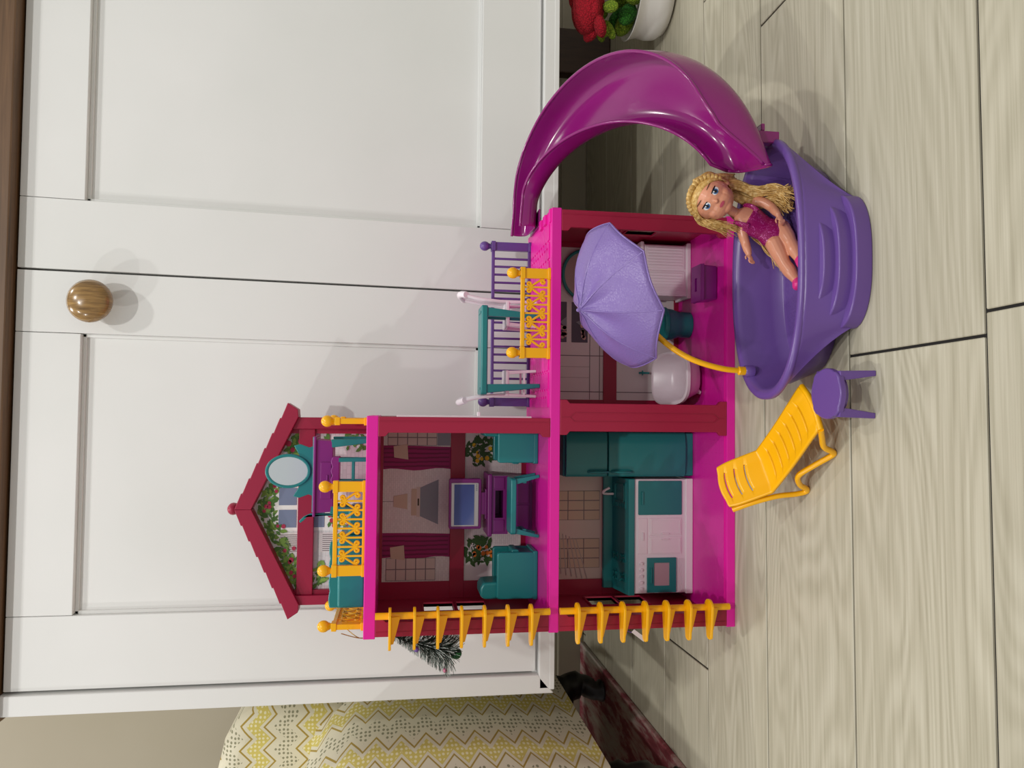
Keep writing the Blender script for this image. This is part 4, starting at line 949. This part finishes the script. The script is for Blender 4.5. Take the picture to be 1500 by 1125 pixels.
# face paint
def patch(name, mat, x, z, rx, rz, d=.0, par=None, rot=0):
    m = MB(); rows = []
    def surf(px, pz):
        best = None                          # ray from the front on to the head ellipsoids
        for (cy, cz, a, b, c) in ((0, .002, .0198, .0205, .0205), (.004, -.0085, .0165, .0150, .0125)):
            q = 1-(px/a)**2-((pz-cz)/c)**2
            if q > 0:
                y = cy+b*math.sqrt(q); best = y if best is None else max(best, y)
        for sx in (-1, 1):
            q = 1-((px-sx*.009)/.0075)**2-((pz+.0075)/.0065)**2
            if q > 0: best = max(best or 0, .010+.0068*math.sqrt(q))
        return (best or 0)
    for i in range(6):
        r = i/5; row = []
        for k in range(20):
            a = 2*math.pi*k/20; ux, uz = r*rx*math.cos(a), r*rz*math.sin(a); px, pz = x+ux*math.cos(rot)-uz*math.sin(rot), z+ux*math.sin(rot)+uz*math.cos(rot)
            row.append(HP(px, surf(px, pz)+.00012+d, pz))
        rows.append(row)
    return m.grid(rows, cv=True).build(name, mat, par or doll, 180)
EYEW = plastic('eye_white', '#e9e4e2', .2, 0); IRIS = plastic('eye_blue', '#3f6d9e', .15, .15); PUP = plastic('eye_dark', '#15131a', .15, 0); BROW = plastic('brow_brown', '#5a3a26', .5, 0); LIP = plastic('lip_pink', '#b8485e', .35, 0)
for sx in (-1, 1):
    ey = patch('eye', EYEW, sx*.0080, .0005, .0040, .0029, .0002, None, sx*.15)
    patch('iris', IRIS, sx*.0078, .0003, .0025, .0027, .0004, ey); patch('pupil', PUP, sx*.0078, .0003, .0014, .0017, .0006, ey); patch('eye_glint', EYEW, sx*.0078-.0011, .0015, .0007, .0007, .0008, ey)
    patch('eyelid', PUP, sx*.0082, .0029, .0043, .0008, .0005, ey, sx*.10)
    patch('eyebrow', BROW, sx*.0092, .0086, .0042, .00050, .0002, None, sx*.06)
patch('lips', LIP, 0, -.0112, .0036, .0016, .0006)
# hair: cap, plaited front, long locks
cap = MB(); rows = []
for i in range(15):
    row = []
    for k in range(32):
        a = 2*math.pi*k/32; t = i/14; ph = t*R_(108); x, y, z = math.sin(ph)*math.cos(a), math.sin(ph)*math.sin(a), math.cos(ph)
        w_ = 1.0
        row.append(HP(.0215*x, .0215*y*w_, .002+.0222*z) if ph > .01 else HP(0, 0, .0242))
    rows.append(row)
# tilt the cap backwards so that the face stays clear
capM = Matrix.Translation(HC) @ Matrix.Rotation(R_(48), 4, hr) @ Matrix.Translation(-HC)
rows = [[capM @ p for p in r] for r in rows]
chk = (capM @ HP(0, 0, .02)-HC).dot(hf)
if chk > 0:
    capM2 = Matrix.Translation(HC) @ Matrix.Rotation(R_(-96), 4, hr) @ Matrix.Translation(-HC); rows = [[capM2 @ p for p in r] for r in rows]
hc_ = MB().grid(rows, cv=True).build('hair', HAIR, doll, 180, solid=.0012)
rh = random.Random(11)
def inpool(p):                             # keep hair inside the basin wall
    if p.z > .062: return p
    a, b = .108+(p.z-.02)*.30, .053+(p.z-.02)*.22; q = math.hypot((p.x-PCX)/a, (p.y-PCY)/b)
    return p if q < .97 else V((PCX+(p.x-PCX)*.97/q, PCY+(p.y-PCY)*.97/q, p.z))
def lock(pts, r0, r1, n=1, spread=.002, name='hair_lock'):
    for _ in range(n):
        P = [V(p)+V((rh.gauss(0, spread), rh.gauss(0, spread*.6), rh.gauss(0, spread)))*(.3+.7*i/len(pts)) for i, p in enumerate(pts)]
        P = [inpool(V((p.x, p.y, max(p.z, .0112)))) for p in P]
        B = bez(P, 6); N = len(B)
        lk.tube(B, [r0+(r1-r0)*(i/(N-1))**1.5 for i in range(N)], 6)
lk = MB()
for sx, ar in ((-1, range(0, 9)), (1, range(0, 9))):       # plait along the brow
    for k in ar:
        a = R_(90+sx*(k*11+4)); rr = .0196
        p = HP(rr*math.cos(a)*1.02, .0115-.0016*k*.55, .0035+rr*math.sin(a)*.93); lk.ball(p, (.0036, .0034, .0029), 8, HM)
lk.build('hair_plait', HAIR, hc_, 60)
lk = MB()
# locks sweeping right of the body
lock([HP(.016, -.006, -.002), (.2500, -.153, .0660), (.2505, -.155, .0480), (.2470, -.163, .0320), (.2390, -.174, .0170)], .0019, .0005, 120, .0046)
lock([HP(.012, -.012, -.004), (.2420, -.146, .0600), (.2430, -.148, .0420), (.2360, -.156, .0260), (.2260, -.166, .0150)], .0019, .0006, 110, .0046)
# strands under the body to the left
lock([HP(0, -.014, -.010), (.2150, -.138, .0560), (.2000, -.140, .0400), (.1830, -.146, .0270), (.1650, -.152, .0170)], .0013, .0003, 60, .0036)
# wisps by the left cheek
lock([HP(-.018, -.002, .004), HP(-.0215, .002, -.006), HP(-.0190, .003, -.016), (.2010, -.155, .0700)], .0008, .0002, 60, .0030)
lock([HP(-.016, -.006, .010), HP(-.0235, -.002, .002), HP(-.0225, 0, -.012), (.1960, -.150, .0770)], .0007, .0002, 20, .0036)
# top sweep back under the slide end
lock([HP(.006, .006, .0215), HP(.017, -.002, .014), HP(.0215, -.008, .002), (.2590, -.146, .0700)], .0022, .0010, 50, .0030)
hl = lk.build('hair_locks', HAIR, hc_, 180); hl['kind'] = 'stuff'

# ---------------------------------------------------------------- hanging tree ornament
tr = thing('tree_ornament', 'little frosted bottle brush tree ornament with green ball hanging beside the house wall', 'ornament', (-.3080, .0600, .3520))
tip, basep = V((-.2800, .045, .4400)), V((-.3085, .060, .3600)); axd = (basep-tip).normalized()
MB().tube([tip, basep], .0011, 6).build('wire_stem', plastic('green_wire', '#2a3a2c', .5, 0), tr, 40)
br1 = MB(); br2 = MB(); rt = random.Random(5)
e_a = axd.cross(V((0, 1, 0))).normalized(); e_b = axd.cross(e_a)
for k in range(1500):
    t = rt.random()**.75; p = tip.lerp(basep, .03+.95*t); a = rt.uniform(0, 6.283); Lb = .0030+.0275*t*rt.uniform(.86, 1.05)
    q = p+(e_a*math.cos(a)+e_b*math.sin(a))*Lb+axd*Lb*.30
    (br1 if k % 3 else br2).bar(p, q, .0007, .0005, .0004, .0003)
BR = plastic('bristle_green', '#27352b', .6, .2); FROST = plastic('bristle_frost', '#c9d2cb', .6, .1)
b1 = br1.build('bristles', BR, tr, 0); b1['kind'] = 'stuff'; b2 = br2.build('frosted_bristles', FROST, tr, 0); b2['kind'] = 'stuff'
GB = plastic('green_bauble', '#0c5a26', .08, 0, metal=.6)
MB().ball(basep+axd*.0090, .0074, 20).build('green_ball', GB, tr, 180)
MB().ball((-.2970, .036, .4030), .0034, 12).build('purple_bead', PURP, tr, 180); MB().ball((-.3290, .052, .3660), .0032, 12).build('pink_bead', plastic('pink_bead', '#c06a86', .2, 0), tr, 180)
GOLD = plastic('gold_cord', '#a98742', .35, .1, metal=.4)
for q in ((-.2665, .0080, .4935), (-.2665, .0260, .4880)): MB().tube(bez([tip, (-.2775, .035, .4560), (-.2760, .020, .4720), q], 6), .00055, 6).build('gold_cord', GOLD, tr, 60)

# ---------------------------------------------------------------- flower pot
fp = thing('crochet_flower_pot', 'white pot with a red crochet rose and green crochet leaves under the sideboard edge', 'flower pot', (.688, .262, 0))
MB().lathe([(.0, .001), (.046, .001), (.058, .004), (.0655, .016), (.0665, .030), (.0640, .045), (.0665, .0555), (.0705, .0625), (.0685, .0630), (.0640, .0560), (.055, .050), (.0, .049)], 48, (.688, .262, 0)).build('pot', plastic('white_ceramic', '#e2dfda', .3, .01, coat=.3), fp, 50)
def knit(name, a, b):
    t = NT(name); v = t.n('ShaderNodeTexVoronoi'); t.l(t.obj(), v.inputs['Vector']); v.inputs['Scale'].default_value = 330
    t.base(t.ramp(v.outputs['Distance'], [(0, b), (.6, a)])); t.p.inputs['Roughness'].default_value = .95; t.bump(t.math('SUBTRACT', 1, v.outputs['Distance']), 1., .0022); return t.m
YRED = knit('red_yarn', '#8e0218', '#c40c2a'); YGRN = knit('lime_yarn', '#5f7a14', '#9cb52e'); YDG = knit('green_yarn', '#1f5a12', '#3d8a24')
rf = random.Random(2); fc = V((.654, .252, .1400))
for k in range(13):
    a = k*2.4; r = .010+.0028*k; c = fc+V((r*math.cos(a), r*math.sin(a)*.9, .012-.0028*k+rf.uniform(-.003, .003)))
    MB().ball(c, (.0175, .0150+.0003*k, .0090), 14, Euler((rf.uniform(-.5, .5), rf.uniform(-.5, .5), a)).to_matrix()).build('petal', YRED, fp, 180)
MB().ball(fc+V((0, 0, -.004)), (.041, .039, .026), 24).build('rose_heart', YRED, fp, 180)
for k in range(6):
    a = R_(60*k+10); MB().ball(fc+V((.036*math.cos(a), .036*math.sin(a), -.032-.006*(k % 2))), (.018, .0095, .0075), 14, Euler((.3, .45, a)).to_matrix()).build('sepal', YGRN, fp, 180)
MB().ball((.6150, .245, .108), (.009, .008, .010), 12).build('curled_sepal', YGRN, fp, 180)
MB().tube([(.686, .262, .05), (.676, .260, .09), (.660, .254, .120)], .0028, 10).build('stem', YGRN, fp, 60)
for k in range(9):
    a = R_(40*k); MB().ball((.688+.043*math.cos(a), .262+.043*math.sin(a), .067+.004*(k % 2)), (.023, .014, .0140), 12, Euler((.2*(k % 3), -.5, a)).to_matrix()).build('moss_leaf', YDG if k % 2 else YGRN, fp, 180)

# ---------------------------------------------------------------- armchair and rug at the left
def fabric(mode):
    t = NT('chevron_fabric_'+mode); c = t.n('ShaderNodeTexCoord'); sx = t.n('ShaderNodeSeparateXYZ'); t.l(c.outputs['Object'], sx.inputs[0])
    if mode == 'side': along, across, per, zp, amp = sx.outputs[2], sx.outputs[1], .185, .037, .046
    else: along, across, per, zp, amp = sx.outputs[0], sx.outputs[2], .092, .038, .019
    tri = t.math('PINGPONG', along, zp/2.); q = t.math('ADD', across, t.math('MULTIPLY', tri, amp/(zp/2)))
    ph = t.math('FRACT', t.math('ADD', t.math('DIVIDE', q, per), 8.))
    CR, GO, YE = '#d6cfb8', '#a38a3c', '#cdbd66'
    base = t.ramp(ph, [(0, YE), (.20, CR), (.285, GO), (.325, CR), (.86, GO), (.90, CR), (.965, YE)], 'CONSTANT')
    cb = t.n('ShaderNodeCombineXYZ'); t.l(t.math('MULTIPLY', across, .45 if mode == 'side' else 1.), cb.inputs[0]); t.l(along, cb.inputs[1]); v = t.n('ShaderNodeTexVoronoi', voronoi_dimensions='2D'); t.l(cb.outputs[0], v.inputs['Vector']); v.inputs['Scale'].default_value = 150; v.inputs['Randomness'].default_value = .25
    dot = t.math('LESS_THAN', v.outputs['Distance'], .30)
    inb = t.math('MULTIPLY', t.math('GREATER_THAN', ph, .46), t.math('LESS_THAN', ph, .72)); iny = t.math('LESS_THAN', ph, .20)
    col = t.mix(t.math('MULTIPLY', dot, inb), base, lin('#8d8a70')); col = t.mix(t.math('MULTIPLY', dot, iny), col, lin('#e3dbb4'))
    t.base(col); t.p.inputs['Roughness'].default_value = .95; t.bump(t.noise(c.outputs['Object'], 900, 2), .2, .0006); return t.m
FS, FB = fabric('side'), fabric('back')
ac = thing('patterned_armchair', 'armchair in cream fabric with yellow zigzags beside the white sideboard', 'armchair', (-.80, .38, .0105))
def chairbody():
    rows = []; X1 = -.500
    for i in range(17):
        t = i/16; z = .125+.435*t; row = []
        bulge = .012*math.sin(math.pi*t)-.045*max(0, (t-.8)/.2)**2
        for (x, y) in rrect(-1.10-bulge, X1+bulge, .085-bulge, .640, .05, 5): row.append((x, y, z))
        rows.append(row)
    m = MB().grid(rows, cv=True); n = len(rows[0]); m.f.append(tuple(range(n))); m.f.append(tuple(range(16*n, 17*n))[::-1]); return m
chairbody().build('seat_body', FS, ac, 60)
def cback():
    pl = [(-1.09, .50), (-.505, .50), (-.500, .62), (-.506, .66), (-.525, .690), (-.56, .712), (-.62, .725), (-.80, .735), (-.98, .725), (-1.04, .712), (-1.075, .69), (-1.09, .66)]
    return MB().prism(pl, 'y', .42, .640)
cback().build('backrest', FB, ac, 40, bevel=.03, seg=5)
BLK = plastic('black_wood', '#131110', .4, .05)
def cleg(x, y, dx, dy):
    return MB().tube(bez([(x-dx*.03, y-dy*.03, .13), (x-dx*.005, y-dy*.005, .095), (x+dx*.004, y+dy*.004, .055), (x-dx*.006, y-dy*.006, .030), (x-dx*.006, y-dy*.006, .0112)], 5), [.040]*3+[.038]*3+[.030]*4+[.022]*4+[.020]*4+[.024, .024, .018], 14, .9)
for x, y, dx, dy in ((-.555, .600, 1, 1), (-.535, .150, 1, -1), (-1.05, .600, -1, 1), (-1.05, .15, -1, -1)): cleg(x, y, dx, dy).build('leg', BLK, ac, 60)
def rugm():
    t = NT('faded_rug'); v = t.obj((14, 5, 5)); a = t.noise(v, 1.2, 6, .7, .6); b = t.noise(t.obj((60, 9, 9)), 1, 4, .6)
    k = t.math('ADD', t.math('MULTIPLY', a, .65), t.math('MULTIPLY', b, .35)); t.base(t.ramp(k, [(.36, '#6e2630'), (.46, '#8c4048'), (.52, '#a98a84'), (.60, '#b5ada2')])); t.p.inputs['Roughness'].default_value = .95; t.bump(b, .5, .002); return t.m
rug = MB().box(-1.9, -.522, -.75, .795, .0005, .0095).build('rug', rugm(), None, 0, bevel=.002); tag(rug, 'faded red and cream rug under the patterned armchair', 'rug')
rug.rotation_euler.z = 0
# ribbon with paper tag behind the house corner
rb_ = thing('ribbon_tag', 'small white paper tag on a purple ribbon near the rear left corner of the house', 'tag', (-.300, .120, .09))
MB().tube(bez([(-.2735, .120, .150), (-.285, .118, .128), (-.302, .112, .112), (-.306, .108, .102)], 5), .0016, 6, .4).build('ribbon', PURP, rb_, 60)
MB().prism([(-.3050, .104), (-.3010, .100), (-.3130, .0840), (-.3185, .0865)], 'y', .106, .1066).build('paper', CARD, rb_, 0)
